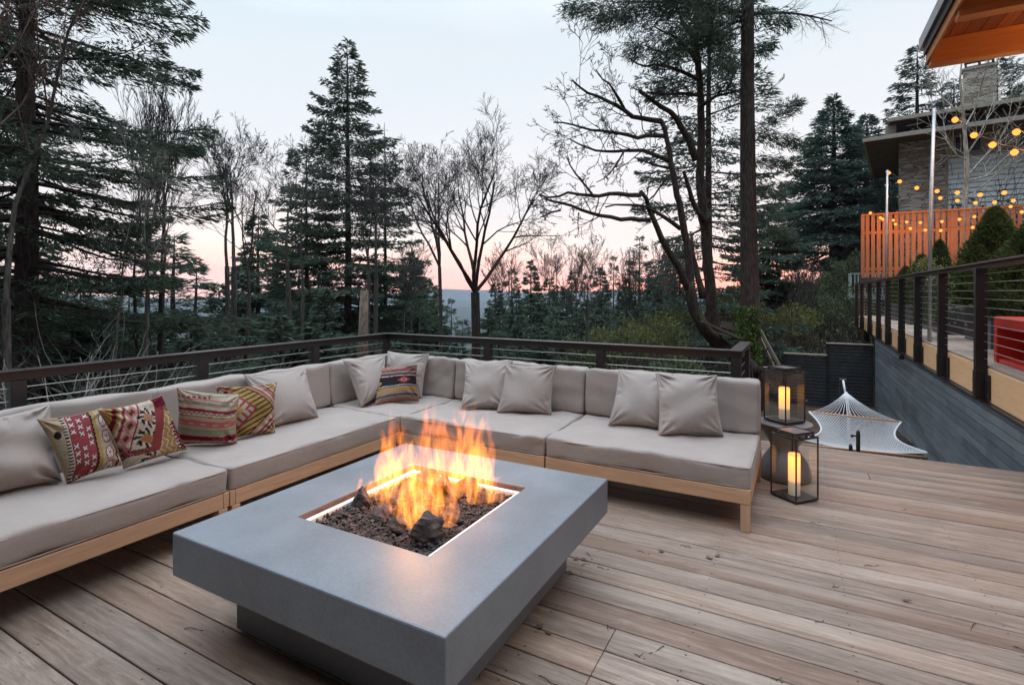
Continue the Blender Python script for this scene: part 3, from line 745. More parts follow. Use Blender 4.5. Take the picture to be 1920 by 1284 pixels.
pillow('woven pillow with a black band, a red diamond and orange stripes in the corner', P(702, 689, 'Y', 4.05), P(782, 684, 'Y', 4.16), P(786, 752, 'z', SZ), P(703, 760, 'z', SZ), .13, 8, M['kilim'], k_dark, gl_r)
pillow('plain beige pillow standing behind the dark striped one against the corner back', P(727, 658, 'Y', 4.38), P(805, 663, 'Y', 4.38), P(791, 747, 'z', SZ), P(716, 744, 'z', SZ), .15, 9, group=gl_r)
pillow('left one of the two plain beige pillows behind the flames on the middle section', P(872, 677, 'Y', 4.34), P(962, 675, 'Y', 4.38), P(950, 768, 'z', SZ), P(865, 766, 'z', SZ), .15, 10, group=gl_r)
pillow('right one of the two plain beige pillows on the middle section, overlapping its neighbour', P(948, 682, 'Y', 4.24), P(1044, 685, 'Y', 4.30), P(1034, 778, 'z', SZ), P(931, 774, 'z', SZ), .15, 11, group=gl_r)
pillow('plain beige pillow half hidden by the rightmost pillow', P(1160, 692, 'Y', 4.36), P(1262, 702, 'Y', 4.38), P(1248, 806, 'z', SZ), P(1140, 797, 'z', SZ), .15, 12, group=gl_r)
pillow('rightmost plain beige pillow, in front of the half hidden one', P(1229, 699, 'Y', 4.22), P(1344, 703, 'Y', 4.27), P(1357, 818, 'z', SZ), P(1234, 818, 'z', SZ), .16, 13, group=gl_r, wrinkle=1.2)

# ------------------------------------------------------------------ fire table
def fire_table():
    X0, X1, Y0, Y1 = -2.365, -.928, 1.281, 2.805; T = .47; B = .283
    ox0, ox1, oy0, oy1 = -2.030, -1.270, 1.650, 2.478
    t = thing('fire_table', 'low grey concrete fire table with a sunken burner tray, in front of the sofa', 'fire table', ((X0 + X1) / 2, (Y0 + Y1) / 2, 0))
    # slab with opening
    V = []; F = []
    o = [(X0, Y0), (X1, Y0), (X1, Y1), (X0, Y1)]; i = [(ox0, oy0), (ox1, oy0), (ox1, oy1), (ox0, oy1)]
    for ring, zz in ((o, B), (o, T), (i, T), (i, B + .01)): V += [(x, y, zz) for x, y in ring]
    for k in range(4):
        n = (k + 1) % 4
        F += [(k, n, 4 + n, 4 + k), (4 + k, 4 + n, 8 + n, 8 + k), (8 + k, 8 + n, 12 + n, 12 + k), (k, 12 + k, 12 + n, n)]
    obj('slab', V, F, M['concrete'], t, bevel=.007, segs=2)
    mb = MB(); mb.box(-2.187, -1.092, 1.456, 2.615, .012, B + .002); mb.obj('base', M['concrete'], t, bevel=.006)
    # brown steel liner, pale flange and tray
    mb = MB(); w = .006; zt = T - .010; zb = T - .11
    mb.box(ox0 + .001, ox0 + w, oy0, oy1, zb, zt); mb.box(ox1 - w, ox1 - .001, oy0, oy1, zb, zt)
    mb.box(ox0 + w, ox1 - w, oy0 + .001, oy0 + w, zb, zt); mb.box(ox0 + w, ox1 - w, oy1 - w, oy1 - .001, zb, zt); mb.obj('liner', M['rust'], t)
    fz = T - .028; f = .030; mb = MB(); a = .009
    mb.box(ox0 + a, ox0 + a + f, oy0 + a, oy1 - a, fz - .004, fz); mb.box(ox1 - a - f, ox1 - a, oy0 + a, oy1 - a, fz - .004, fz)
    mb.box(ox0 + a + f, ox1 - a - f, oy0 + a, oy0 + a + f, fz - .004, fz); mb.box(ox0 + a + f, ox1 - a - f, oy1 - a - f, oy1 - a, fz - .004, fz)
    q = a + f
    mb.box(ox0 + q - .002, ox0 + q, oy0 + q, oy1 - q, fz - .07, fz - .004); mb.box(ox1 - q, ox1 - q + .002, oy0 + q, oy1 - q, fz - .07, fz - .004)
    mb.box(ox0 + q, ox1 - q, oy0 + q - .002, oy0 + q, fz - .07, fz - .004); mb.box(ox0 + q, ox1 - q, oy1 - q, oy1 - q + .002, fz - .07, fz - .004)
    mb.obj('burner_tray', M['white_metal'], t)
    # lava gravel
    rng = np.random.default_rng(3); n = 2600
    px = rng.uniform(ox0 + q, ox1 - q, n); py = rng.uniform(oy0 + q, oy1 - q, n)
    hgt = .048 * np.exp(-(((px + 1.65) / .24) ** 2 + ((py - 2.08) / .28) ** 2)) + rng.uniform(-.012, .006, n)
    base = np.array([(0, 0, 1), (.9, 0, .3), (.3, .85, .3), (-.75, .5, .3), (-.75, -.5, .3), (.3, -.85, .3), (0, 0, -.7)])
    fc = [(0, 1, 2), (0, 2, 3), (0, 3, 4), (0, 4, 5), (0, 5, 1), (6, 2, 1), (6, 3, 2), (6, 4, 3), (6, 5, 4), (6, 1, 5)]
    Vs = base[None] * rng.uniform(.006, .0125, n)[:, None, None] * rng.uniform(.6, 1.35, (n, 7, 3))
    Vs = Vs + np.stack([px, py, fz - .022 + hgt], 1)[:, None]; Fs = (np.arange(n)[:, None, None] * 7 + np.array(fc)[None]).reshape(-1, 3)
    g = obj('lava_gravel', Vs.reshape(-1, 3), Fs, M['lava'], t); tag(g, kind='stuff')
    mb = MB(); mb.box(ox0 + q, ox1 - q, oy0 + q, oy1 - q, fz - .05, fz - .030); mb.obj('gravel_bed', M['lava'], t)
    # scattered boulders of lava, each its own thing
    spots = [(798, 998, .075, 'pale-faced lava rock at the near point of the gravel'), (678, 940, .060, 'dark lava rock at the left of the gravel'),
             (850, 962, .055, 'lava rock on the right slope of the fire'), (905, 935, .045, 'small lava rock near the right corner of the tray'),
             (735, 945, .060, 'lava rock behind the left flames'), (760, 925, .075, 'large lava rock glowing under the tallest flame'),
             (800, 920, .085, 'biggest lava rock standing upright in the middle of the fire'), (835, 925, .075, 'lava rock right of the biggest one'),
             (872, 915, .065, 'lava rock under the right flames'), (780, 965, .06, 'lava rock just behind the pale-faced one'),
             (720, 965, .05, 'low lava rock on the left gravel slope'), (745, 985, .045, 'small rounded lava rock near the front left flame')]
    for k, (sx, sy, r, lb) in enumerate(spots):
        p = onz(sx, sy, T - .045 + r * .45); rr = np.random.default_rng(20 + k)
        ns, nr = 22, 14; V = []; F = []; pn = rr.normal(size=(11, 3)); pn /= np.linalg.norm(pn, axis=1)[:, None]; rad_ = rr.uniform(.48, .85, 11)
        ks = rr.normal(size=(9, 3)) * 2.6; ph = rr.uniform(0, 6.28, 9)
        for a_ in range(nr + 1):
            for b_ in range(ns):
                th = math.pi * a_ / nr; fi = 2 * math.pi * b_ / ns
                d = np.array([math.sin(th) * math.cos(fi), math.sin(th) * math.sin(fi), math.cos(th)])
                cut = min([1.0] + [rad_[q_] / (d @ pn[q_]) for q_ in range(11) if d @ pn[q_] > .05])
                m_ = 1 + .05 * np.sum(np.sin(ks @ d * 1.8 + ph)) / 1.6 + rr.normal(0, .022)
                V.append(p + d * r * 1.32 * m_ * cut * np.array([.85, .85, 1.0]))
        for a_ in range(nr):
            for b_ in range(ns): F.append((a_ * ns + b_, (a_ + 1) * ns + b_, (a_ + 1) * ns + (b_ + 1) % ns, a_ * ns + (b_ + 1) % ns))
        ob = obj('lava_rock', V, F, M['lava_big'], smooth=False); rebase(ob, p - np.array([0, 0, r * .6])); tag(ob, lb, 'rock', 'lava rocks in the fire')
    return ox0, ox1, oy0, oy1, T
OX = fire_table()

def flames():
    """one body of flame: many twisting tongues welded together, glowing gas inside"""
    rng = np.random.default_rng(11); mb = MB()
    # (px x, px y base, height m, radius m)
    base = [(748, 962, .34, .055), (765, 985, .30, .05), (725, 948, .26, .05), (790, 1000, .26, .05), (815, 975, .36, .055), (838, 985, .30, .045), (800, 945, .46, .07),
            (760, 925, .42, .06), (735, 930, .48, .045), (850, 930, .46, .06), (880, 925, .42, .06), (905, 930, .40, .05), (915, 940, .20, .035), (930, 940, .13, .03),
            (890, 945, .26, .04), (780, 915, .50, .05), (830, 910, .52, .06), (862, 912, .50, .05), (700, 930, .20, .035), (676, 925, .12, .02),
            (865, 905, .46, .05), (900, 915, .46, .05), (745, 905, .36, .04), (810, 900, .56, .04), (720, 915, .34, .04), (892, 905, .40, .045)]
    for k, (sx, sy, h, r) in enumerate(base):
        p = onz(sx, sy, .445); n = 12; h *= 1.15; r *= 1.12; pts = []; rs = []
        lean = rng.normal(0, .06, 2); fr = rng.uniform(6, 12); ph = rng.uniform(0, 6.28, 2)
        for i in range(n):
            s = i / (n - 1); sw = .022 * s ** .7 * (1 + s)
            pts.append(p + np.array([lean[0] * s * h + sw * math.sin(fr * s + ph[0]), lean[1] * s * h + sw * math.sin(fr * s + ph[1]), h * s]))
            rs.append(max(.004, r * (1.25 * math.sin(math.pi * min(1, (s + .10) / 1.1) ** .62) * (1 - s) ** .25 + .05 * math.sin(9 * s + k))))
        mb.tube(pts, rs, 10)
    for (sx, sy, x1, y1) in ((915, 900, 918, 720), (855, 880, 846, 690), (742, 880, 742, 780), (835, 890, 826, 735), (900, 890, 905, 770)):   # thin licks
        p = onz(sx, sy + 40, .45); D = (p - np.array([0, 0, CAMH])) @ np.array([-S_, C_, 0]); q = at(x1, y1, D)
        pts = [p + (q - p) * s + np.array([.012 * math.sin(9 * s + sx), .012 * math.cos(7 * s + sx), 0]) for s in np.linspace(0, 1, 10)]
        mb.tube(pts, [.03 * (1 - s) ** .8 + .004 for s in np.linspace(0, 1, 10)], 8)
    V = np.concatenate(mb.V); o = obj('flames', V, mb.F, None or M['rust'])
    o.data.materials.clear()
    g = G('burning_gas'); g.N.remove(g.b)
    P3 = g.tc.outputs['Object']; s3 = g.sepxyz(P3)
    v = g.vec((1, 1, .26)); 
    warp = g.N.new('ShaderNodeTexNoise'); warp.inputs['Scale'].default_value = 7; warp.inputs['Detail'].default_value = 2; g.L.new(v, warp.inputs['Vector'])
    ad = g.N.new('ShaderNodeVectorMath'); ad.operation = 'MULTIPLY_ADD'; g.L.new(warp.outputs['Color'], ad.inputs[0]); ad.inputs[1].default_value = (.16, .16, .16); g.L.new(v, ad.inputs[2])
    n1 = g.noise(17, 3, .6, ad.outputs[0]); n2 = g.noise(46, 2, .5, ad.outputs[0])
    f = g.math('ADD', g.math('MULTIPLY', n1, .72), g.math('MULTIPLY', n2, .28))
    hN = g.math('DIVIDE', g.math('SUBTRACT', s3[2], .0), .64, True)     # 0 at the gravel, 1 at .55 m
    thr = g.math('ADD', .45, g.math('MULTIPLY', hN, .075))
    dens = g.math('POWER', g.math('MULTIPLY', g.math('SUBTRACT', f, thr), 7.0, True), 1.9)
    col = g.ramp(hN, [(0, (1.0, .30, .05)), (.22, (1.0, .27, .035)), (.5, (1.0, .21, .025)), (1, (1.0, .16, .02))])
    st = g.math('MULTIPLY', dens, g.ramp(hN, [(0, .55), (.10, 1.0), (.45, .55), (.75, .28), (1, .12)]))
    em = g.N.new('ShaderNodeEmission'); g.L.new(col, em.inputs[0]); g.L.new(g.math('MULTIPLY', st, 38.0), em.inputs[1])
    out = g.N['Material Output']; g.L.new(em.outputs[0], out.inputs['Volume'])
    o.data.materials.append(g.m)
    rm = o.modifiers.new('weld', 'REMESH'); rm.mode = 'VOXEL'; rm.voxel_size = .009; rm.use_smooth_shade = True
    rebase(o, (-1.65, 2.06, .44))
    tag(o, 'tall orange and yellow gas flames rising from the burner of the fire table', 'flames')
    try: g.m.cycles.volume_step_rate = .35
    except Exception: pass
    l = bpy.data.lights.new('fire_light', 'POINT'); l.energy = 8; l.color = (1, .45, .16); l.shadow_soft_size = .14
    lo = bpy.data.objects.new('fire_light', l); COL.objects.link(lo); lo.parent = o; lo.location = (0, 0, .32)
flames()

# ------------------------------------------------------------------ black cable railing round the lower deck
def railing(name, label, a, b, posts, zt=1.0, zb=-.14, ncab=11, cap_ext=(0, 0), group=None):
    a, b = np.array(a, float), np.array(b, float); d = b - a; L = np.linalg.norm(d); d /= L; sd = np.array([-d[1], d[0], 0])
    t = thing(name, label, 'railing', ((a + b) / 2) * np.array([1, 1, 0]), 0, group)
    rt = .068; mb = MB()
    c = (a + b) / 2 + d * (cap_ext[1] - cap_ext[0]) / 2; hl = L / 2 + (cap_ext[0] + cap_ext[1]) / 2
    mb.obox((c[0], c[1], zt - .006), d, sd, (0, 0, 1), hl, .052, .006); cap = mb.obj('top_rail', M['cap_dark'], t, bevel=.003)
    mb = MB(); mb.obox((c[0], c[1], zt - .012 - .028), d, sd, (0, 0, 1), hl - .002, .030, .028); mb.obj('under_rail', M['black_metal'], t, bevel=.003)
    for s in posts:
        p = a + d * s; mb = MB(); mb.obox((p[0], p[1], (zt - .07 + zb) / 2), d, sd, (0, 0, 1), .040, .038, (zt - .07 - zb) / 2)
        mb.obj('post', M['black_metal'], t, bevel=.003)
    for k in range(ncab):
        zz = zt - .118 - k * .083
        if zz < .05: break
        mb = MB(); mb.tube([a + np.array([0, 0, zz]), b + np.array([0, 0, zz])], .0028, 6); mb.obj('cable', M['cable'], t)
    return t
RX, RY = -4.45, 4.93
railing('deck_railing', 'black cable railing along the left side of the deck behind the left sofa wing', (RX, -1.0, 0), (RX, RY - .06, 0), [.04, 1.25, 2.45, 3.65, 4.83], cap_ext=(0, -.0), group='black railings round the lower deck')
railing('deck_railing', 'black cable railing along the far side of the deck behind the far sofa wing', (RX, RY, 0), (-.478, RY, 0), [0, 1.46, 2.75, 3.972], cap_ext=(.052, .052), group='black railings round the lower deck')
railing('deck_railing', 'short return of black cable railing at the head of the steps', (-.478, RY + .06, 0), (-.478, 5.80, 0), [.80], cap_ext=(0, .03), group='black railings round the lower deck')
def stair_rail():
    t = thing('stair_railing', 'black sloping handrail going down the steps behind the sofa end', 'railing', (-.478, 6.4, 0))
    a, b = np.array([-.478, 5.86, .93]), np.array([-.478, 7.2, .02])
    mb = MB(); mb.bar(a, b, .06, .06); mb.obj('handrail', M['black_metal'], t, bevel=.003)
    for s in (.03, .97):
        p = a + (b - a) * s; mb = MB(); mb.box(p[0] - .035, p[0] + .035, p[1] - .035, p[1] + .035, p[2] - 1.1, p[2] - .02); mb.obj('post', M['black_metal'], t)
    for k in range(1, 7):
        o = np.array([0, 0, -.12 * k]); mb = MB(); mb.tube([a + o, b + o], .003, 6); mb.obj('cable', M['cable'], t)
stair_rail()

# ------------------------------------------------------------------ stool and lanterns
def stool():
    c = (-.105, 4.80, 0); t = MB()
    prof = [(.185, 0), (.196, .03), (.192, .07), (.175, .12), (.145, .175), (.112, .22), (.100, .245), (.103, .262), (.124, .31), (.160, .37), (.196, .425), (.207, .440), (.207, .447), (.199, .452), (.1, .452)]
    o = t.lathe(prof, c, 56).obj('stool', M['concrete_dark'], smooth=True); rebase(o, c)
    tag(o, 'hourglass-shaped charcoal concrete stool beside the sofa end, a lantern standing on it', 'stool')
stool()
def glass_mat():
    g = G('lantern_glass'); g.N.remove(g.b)
    tr = g.N.new('ShaderNodeBsdfTransparent'); gl = g.N.new('ShaderNodeBsdfGlossy'); gl.inputs['Roughness'].default_value = .02
    tr.inputs[0].default_value = (.985, .985, .98, 1)
    fr = g.N.new('ShaderNodeLayerWeight'); fr.inputs[0].default_value = .5; mx = g.N.new('ShaderNodeMixShader')
    f = g.math('ADD', g.math('MULTIPLY', g.math('POWER', fr.outputs['Facing'], 4.0), .8), .030, True)
    g.L.new(f, mx.inputs[0]); g.L.new(tr.outputs[0], mx.inputs[1]); g.L.new(gl.outputs[0], mx.inputs[2]); g.L.new(mx.outputs[0], g.N['Material Output'].inputs[0])
    return g.m
M['glass'] = glass_mat()
def candle_mat():
    g = G('glowing_wax_candle'); s = g.sepxyz(g.tc.outputs['Generated'])
    c = g.ramp(s[2], [(0, (.55, .42, .30)), (.30, (.62, .42, .25)), (.36, (1.0, .34, .10)), (.72, (1.0, .36, .030)), (.93, (1.0, .42, .04)), (1, (.9, .30, .05))])
    e = g.ramp(s[2], [(0, .10), (.30, .16), (.37, .62), (.75, 1.0), (.95, .95), (1, .5)])
    g.col((.75, .66, .52)); g.rough(.5)
    g.put(g.b.inputs['Emission Color'], c); g.put(g.b.inputs['Emission Strength'], g.math('MULTIPLY', e, 2.3)); return g.m
M['candle'] = candle_mat()
M['lantern_metal'] = simple('dark_bronze_frame', (.030, .024, .024), .38, .1, 20, .2)
M['lantern_roof'] = simple('satin_bronze_plate', (.20, .165, .16), .30, .5, 6, .2)
def lantern(label, c, w, rot, h, ch, clabel):
    t = thing('lantern', label, 'lantern', c, rot, 'lanterns beside the sofa')
    b = .009; q = w / 2
    def P_(mb, name, m, **kw):   # local coordinates
        me = meshdata(name, np.concatenate(mb.V), mb.F, m); o = bpy.data.objects.new(name, me); COL.objects.link(o); o.parent = t
        if kw.get('bevel'):
            bm_ = o.modifiers.new('bevel', 'BEVEL'); bm_.width = kw['bevel']; bm_.segments = 2; bm_.limit_method = 'ANGLE'
        return o
    mb = MB(); mb.box(-q, q, -q, q, .006, .022)
    for sx in (-1, 1):
        for sy in (-1, 1): mb.box(sx * (q - .02) - .008, sx * (q - .02) + .008, sy * (q - .02) - .008, sy * (q - .02) + .008, 0, .006)
    P_(mb, 'base', M['lantern_metal'], bevel=.002)
    mb = MB()
    for sx in (-1, 1):
        for sy in (-1, 1): mb.box(sx * (q - b / 2) - b / 2, sx * (q - b / 2) + b / 2, sy * (q - b / 2) - b / 2, sy * (q - b / 2) + b / 2, .0225, h - .0005)
    P_(mb, 'frame', M['lantern_metal'], bevel=.0015)
    mb = MB(); mb.box(-q, q, -q, -q + .02, h, h + .012); mb.box(-q, q, q - .02, q, h, h + .012); mb.box(-q, -q + .02, -q + .02, q - .02, h, h + .012); mb.box(q - .02, q, -q + .02, q - .02, h, h + .012)
    for sx in (-1, 1):
        for sy in (-1, 1): mb.box(sx * q * .6 - .006, sx * q * .6 + .006, sy * (q - .01) - .006, sy * (q - .01) + .006, h + .012, h + .030)
    mb.box(-.006, .006, -q + .004, -q + .016, h + .012, h + .03)
    P_(mb, 'top_ring', M['lantern_metal'])
    k = q * .80; mb = MB(); mb.box(-k, k, -k, k, h + .030, h + .036); mb.box(-k, k, -k, -k + .006, h + .0365, h + .044); mb.box(-k, k, k - .006, k, h + .0365, h + .044); mb.box(-k, -k + .006, -k, k, h + .0365, h + .044); mb.box(k - .006, k, -k, k, h + .0365, h + .044)
    P_(mb, 'roof_rim', M['lantern_metal'])
    mb = MB(); mb.box(-k + .007, k - .007, -k + .007, k - .007, h + .0365, h + .040); P_(mb, 'roof_plate', M['lantern_roof'])
    for (ax, sg) in ((0, -1), (0, 1), (1, -1), (1, 1)):
        mb = MB(); g0 = q - b; y = sg * (q - b / 2)
        if ax == 0: mb.box(-g0, g0, y - .001, y + .001, .0225, h - .001)
        else: mb.box(y - .001, y + .001, -g0, g0, .0225, h - .001)
        P_(mb, 'glass_pane', M['glass'])
    mb = MB(); mb.lathe([(.003, 0), (.004, .010), (.0022, .014), (.0045, .02), (.001, .026)], (0, 0, 0), 8)
    kn = P_(mb, 'door_knob', M['lantern_roof']); kn.location = (q + .002, -q + .004, h * .45); kn.rotation_euler = (0, R(90), 0)
    # the candle stands in the lantern: a thing of its own
    mb = MB(); r = .040; mb.lathe([(r * .97, 0), (r, .004), (r, ch - .006), (r * .96, ch), (r * .86, ch - .001), (r * .80, ch - .010), (.001, ch - .013)], (0, 0, 0), 32)
    me = meshdata('candle', np.concatenate(mb.V), mb.F, M['candle'], True); o = bpy.data.objects.new('candle', me); COL.objects.link(o)
    o.location = (c[0], c[1], c[2] + .022); tag(o, clabel, 'candle', 'lit candles in the lanterns')
    return t
lantern('glass lantern with a dark metal frame standing on the deck boards', (-.031, 4.366, 0), .222, R(50), .450, .30, 'glowing candle in the lantern on the deck')
lantern('glass lantern with a dark metal frame standing on top of the stool', (-.105, 4.80, .453), .215, R(50), .40, .255, 'glowing candle in the lantern on the stool')

# ------------------------------------------------------------------ retaining wall, terrace above it and its railing
WX = 1.80
def side_wall():
    g = G('charcoal_painted_boards'); bc = g.attr('board'); s = g.sepxyz(bc)
    v = g.vec((.8, .8, 9)); n = g.noise(2.2, 5, .6, v, .6); n2 = g.noise(1.1, 4, .6)
    f = g.math('ADD', g.math('MULTIPLY', n, .5), g.math('ADD', g.math('MULTIPLY', s[0], .28), g.math('MULTIPLY', n2, .3)))
    g.col(g.ramp(f, [(.30, (.075, .090, .104)), (.5, (.135, .156, .172)), (.66, (.190, .212, .228)), (.8, (.27, .288, .30))])); g.rough(.6); g.spec(.3); g.bump(g.noise(60, 3, .6, g.vec((1, 1, 6))), .12, .002)
    rng = random.Random(2); V = []; F = []; C = []
    zz = -2.6; Y0W = -2.0
    t = thing('retaining_wall', 'charcoal board-clad wall below the upper terrace on the right', 'wall', (WX + .1, 10, -2.6))
    while zz < .27:
        z1 = min(zz + .105, .285); y = Y0W
        while y < 17.0:
            y1 = min(17.0, y + rng.uniform(1.6, 3.6)); n = len(V); e = rng.uniform(0, .0015)
            V += [(WX - .018 - e, y, zz), (WX, y, zz), (WX, y1 - .003, zz), (WX - .018 - e, y1 - .003, zz), (WX - .018 - e, y, z1 - .013), (WX, y, z1 - .013), (WX, y1 - .003, z1 - .013), (WX - .018 - e, y1 - .003, z1 - .013)]
            c = (rng.random(), rng.random(), rng.random())
            for f_ in BOXF: F.append(tuple(n + i for i in f_)); C.append(c)
            y = y1
        zz += .105
    obj('cladding', V, F, g.m, t, cols=C)
    mb = MB(); mb.box(WX + .002, WX + .2, Y0W, 17.0, -3.2, .285); mb.obj('wall_core', M['black_metal'], t)
    mb = MB(); mb.box(WX - .05, WX + .2, Y0W, 17.02, .288, .312); mb.obj('cap_trim', M['black_metal'], t, bevel=.003)
    p = onX(1690, 669, WX - .06); mb = MB(); mb.box(p[0] - .04, p[0] + .035, p[1] - .05, p[1] + .05, p[2] - .05, p[2] + .03); mb.box(p[0] - .01, p[0] + .035, p[1] - .02, p[1] + .02, p[2] + .03, p[2] + .07)
    mb.obj('spotlight', M['black_metal'], t, bevel=.006)
side_wall()
M['beam'] = wood('pale_timber_beam', (.84, .50, .26), (0, 1, 0), .6, .18, 1.0)
M['terrace'] = wood('terrace_decking', (.33, .27, .22), (0, 1, 0), .7, .2)
def terrace():
    t = thing('terrace', 'raised wooden terrace above the charcoal wall with a pale timber edge beam', 'terrace', (3, 12, .3))
    mb = MB(); y = -2.0
    while y < 21.7:
        y1 = min(y + 4.8, 21.72); mb.box(WX + .0, WX + .09, y, y1 - .004, .318, .672); y = y1
    mb.obj('edge_beam', M['beam'], t, bevel=.003)
    mb = MB(); x = WX + .012; k = 0
    mb.box(x, x + .095, -2.0, 21.7, .674, .70); x += .10
    while x < 7: mb.box(x, x + .135, -2.0, 21.7, .674, .70); x += .14
    mb.obj('boards', M['terrace'], t)
    mb = MB(); mb.box(WX + .095, 7, -2.0, 21.6, .40, .665); mb.obj('joists', M['dark_gap'], t)
    mb = MB()
    for yy in (18.6, 21.4):
        for xx in (2.0, 5): mb.box(xx - .07, xx + .07, yy - .07, yy + .07, -4, .40)
    mb.obj('support_posts', M['dark_gap'], t)
terrace()
def unseen_home():  # out of view; added to keep low light from behind off the deck
    """unseen house behind the photographer, added to block light from that side"""
    t = thing('unseen_home', 'unseen charcoal clad house behind the viewer, added to shade the deck', 'house', (0, -4, -.1)); m = M['fence_dark2']
    mb = MB(); mb.box(-5.4, 7, -6, -2.12, -1.5, 3.14); w = mb.obj('wall', m, t)
    mb = MB()
    for x in (-4.2, -1.6, 1.0): mb.box(x, x + 2.2, -2.118, -2.09, .06, 2.3)
    mb.obj('sliding_door', simple('dark_door_glass', (.02, .022, .025), .08), t)
    mb = MB(); mb.box(-5.8, 7.4, -6.4, -.35, 3.15, 3.35); mb.obj('roof', M['black_metal'], t)  # unseen overhang, set low and deep to darken the near boards
M['fence_dark2'] = simple('charcoal_cladding', (.06, .062, .065), .7, 0, 3, .3)
unseen_home()
def terrace_railing():
    x = WX - .025; t = thing('terrace_railing', 'long black cable railing along the edge of the raised terrace', 'railing', (x, 12, .7))
    ys = [.66, 2.38, 4.1, 5.82, 7.536, 9.286, 11.0, 12.6, 14.37, 15.97, 17.86, 19.97, 21.68]
    mb = MB(); mb.box(x - .085, x + .035, -1.0, 21.75, 1.806, 1.824); mb.obj('top_rail', M['cap_metal'], t, bevel=.003)
    mb = MB(); mb.box(x - .028, x + .028, -1.0, 21.73, 1.76, 1.805); mb.obj('under_rail', M['black_metal'], t)
    for y in ys:
        mb = MB(); mb.box(x - .075, x + .026, y - .045, y + .045, .335, 1.759); p = mb.obj('post', M['black_metal'], t, bevel=.003)
        p['label'] = 'black steel railing post with a bolted bracket'
        mb = MB(); mb.box(x - .082, x + .0245, y - .053, y + .053, .33, .64); mb.box(x + .0, x + .0245, y - .165, y + .165, .34, .61)
        b = mb.obj('bracket', M['black_metal'], None, bevel=.003); 
        off = np.array(t.location) + np.array(p.location)
        b.parent = p; b.matrix_parent_inverse = __import__('mathutils').Matrix.Translation(-__import__('mathutils').Vector(off))
        mb = MB()
        for dy in (-.14, .14):
            for dz in (.39, .55): mb.tube([(x - .004 - .004, y + dy, dz), (x + .0, y + dy, dz)], .009, 6)
        b2 = mb.obj('bolts', M['cap_metal'], None); b2.parent = p; b2.matrix_parent_inverse = __import__('mathutils').Matrix.Translation(-__import__('mathutils').Vector(off))
    for k in range(11):
        zz = 1.70 - k * .092; mb = MB(); mb.tube([(x, -1.0, zz), (x, 21.7, zz)], .0032, 6); mb.obj('cable', M['cable'], t)
terrace_railing()

# ------------------------------------------------------------------ dark slatted fence at the end of the yard
M['fence_dark'] = simple('charcoal_stained_slats', (.022, .026, .032), .6, 0, 3, .4)
def dark_fence():
    t = thing('slat_fence', 'dark stepped fence of horizontal slats at the end of the yard, behind the hammock', 'fence', (.4, 16.9, -1.5))
    for (x0, x1, zt, zb) in ((-1.30, -.36, -.70, -2.5), (-.335, .685, -.26, -2.4), (.71, 1.74, .075, -2.2)):
        mb = MB(); zz = zb
        while zz < zt - .05: mb.box(x0, x1, 16.95, 16.975, zz, zz + .078); zz += .092
        mb.obj('slat_panel', M['fence_dark'], t)
        mb = MB(); mb.box(x0 - .04, x0 + .05, 16.98, 17.06, zb - .4, zt); mb.box(x1 - .05, x1 + .0, 16.98, 17.06, zb - .4, zt); mb.obj('post', M['fence_dark'], t)
        mb = MB(); mb.box(x0 - .045, x1 + .005, 16.93, 17.07, zt + .002, zt + .028); mb.obj('cap_board', M['terrace'], t)
dark_fence()

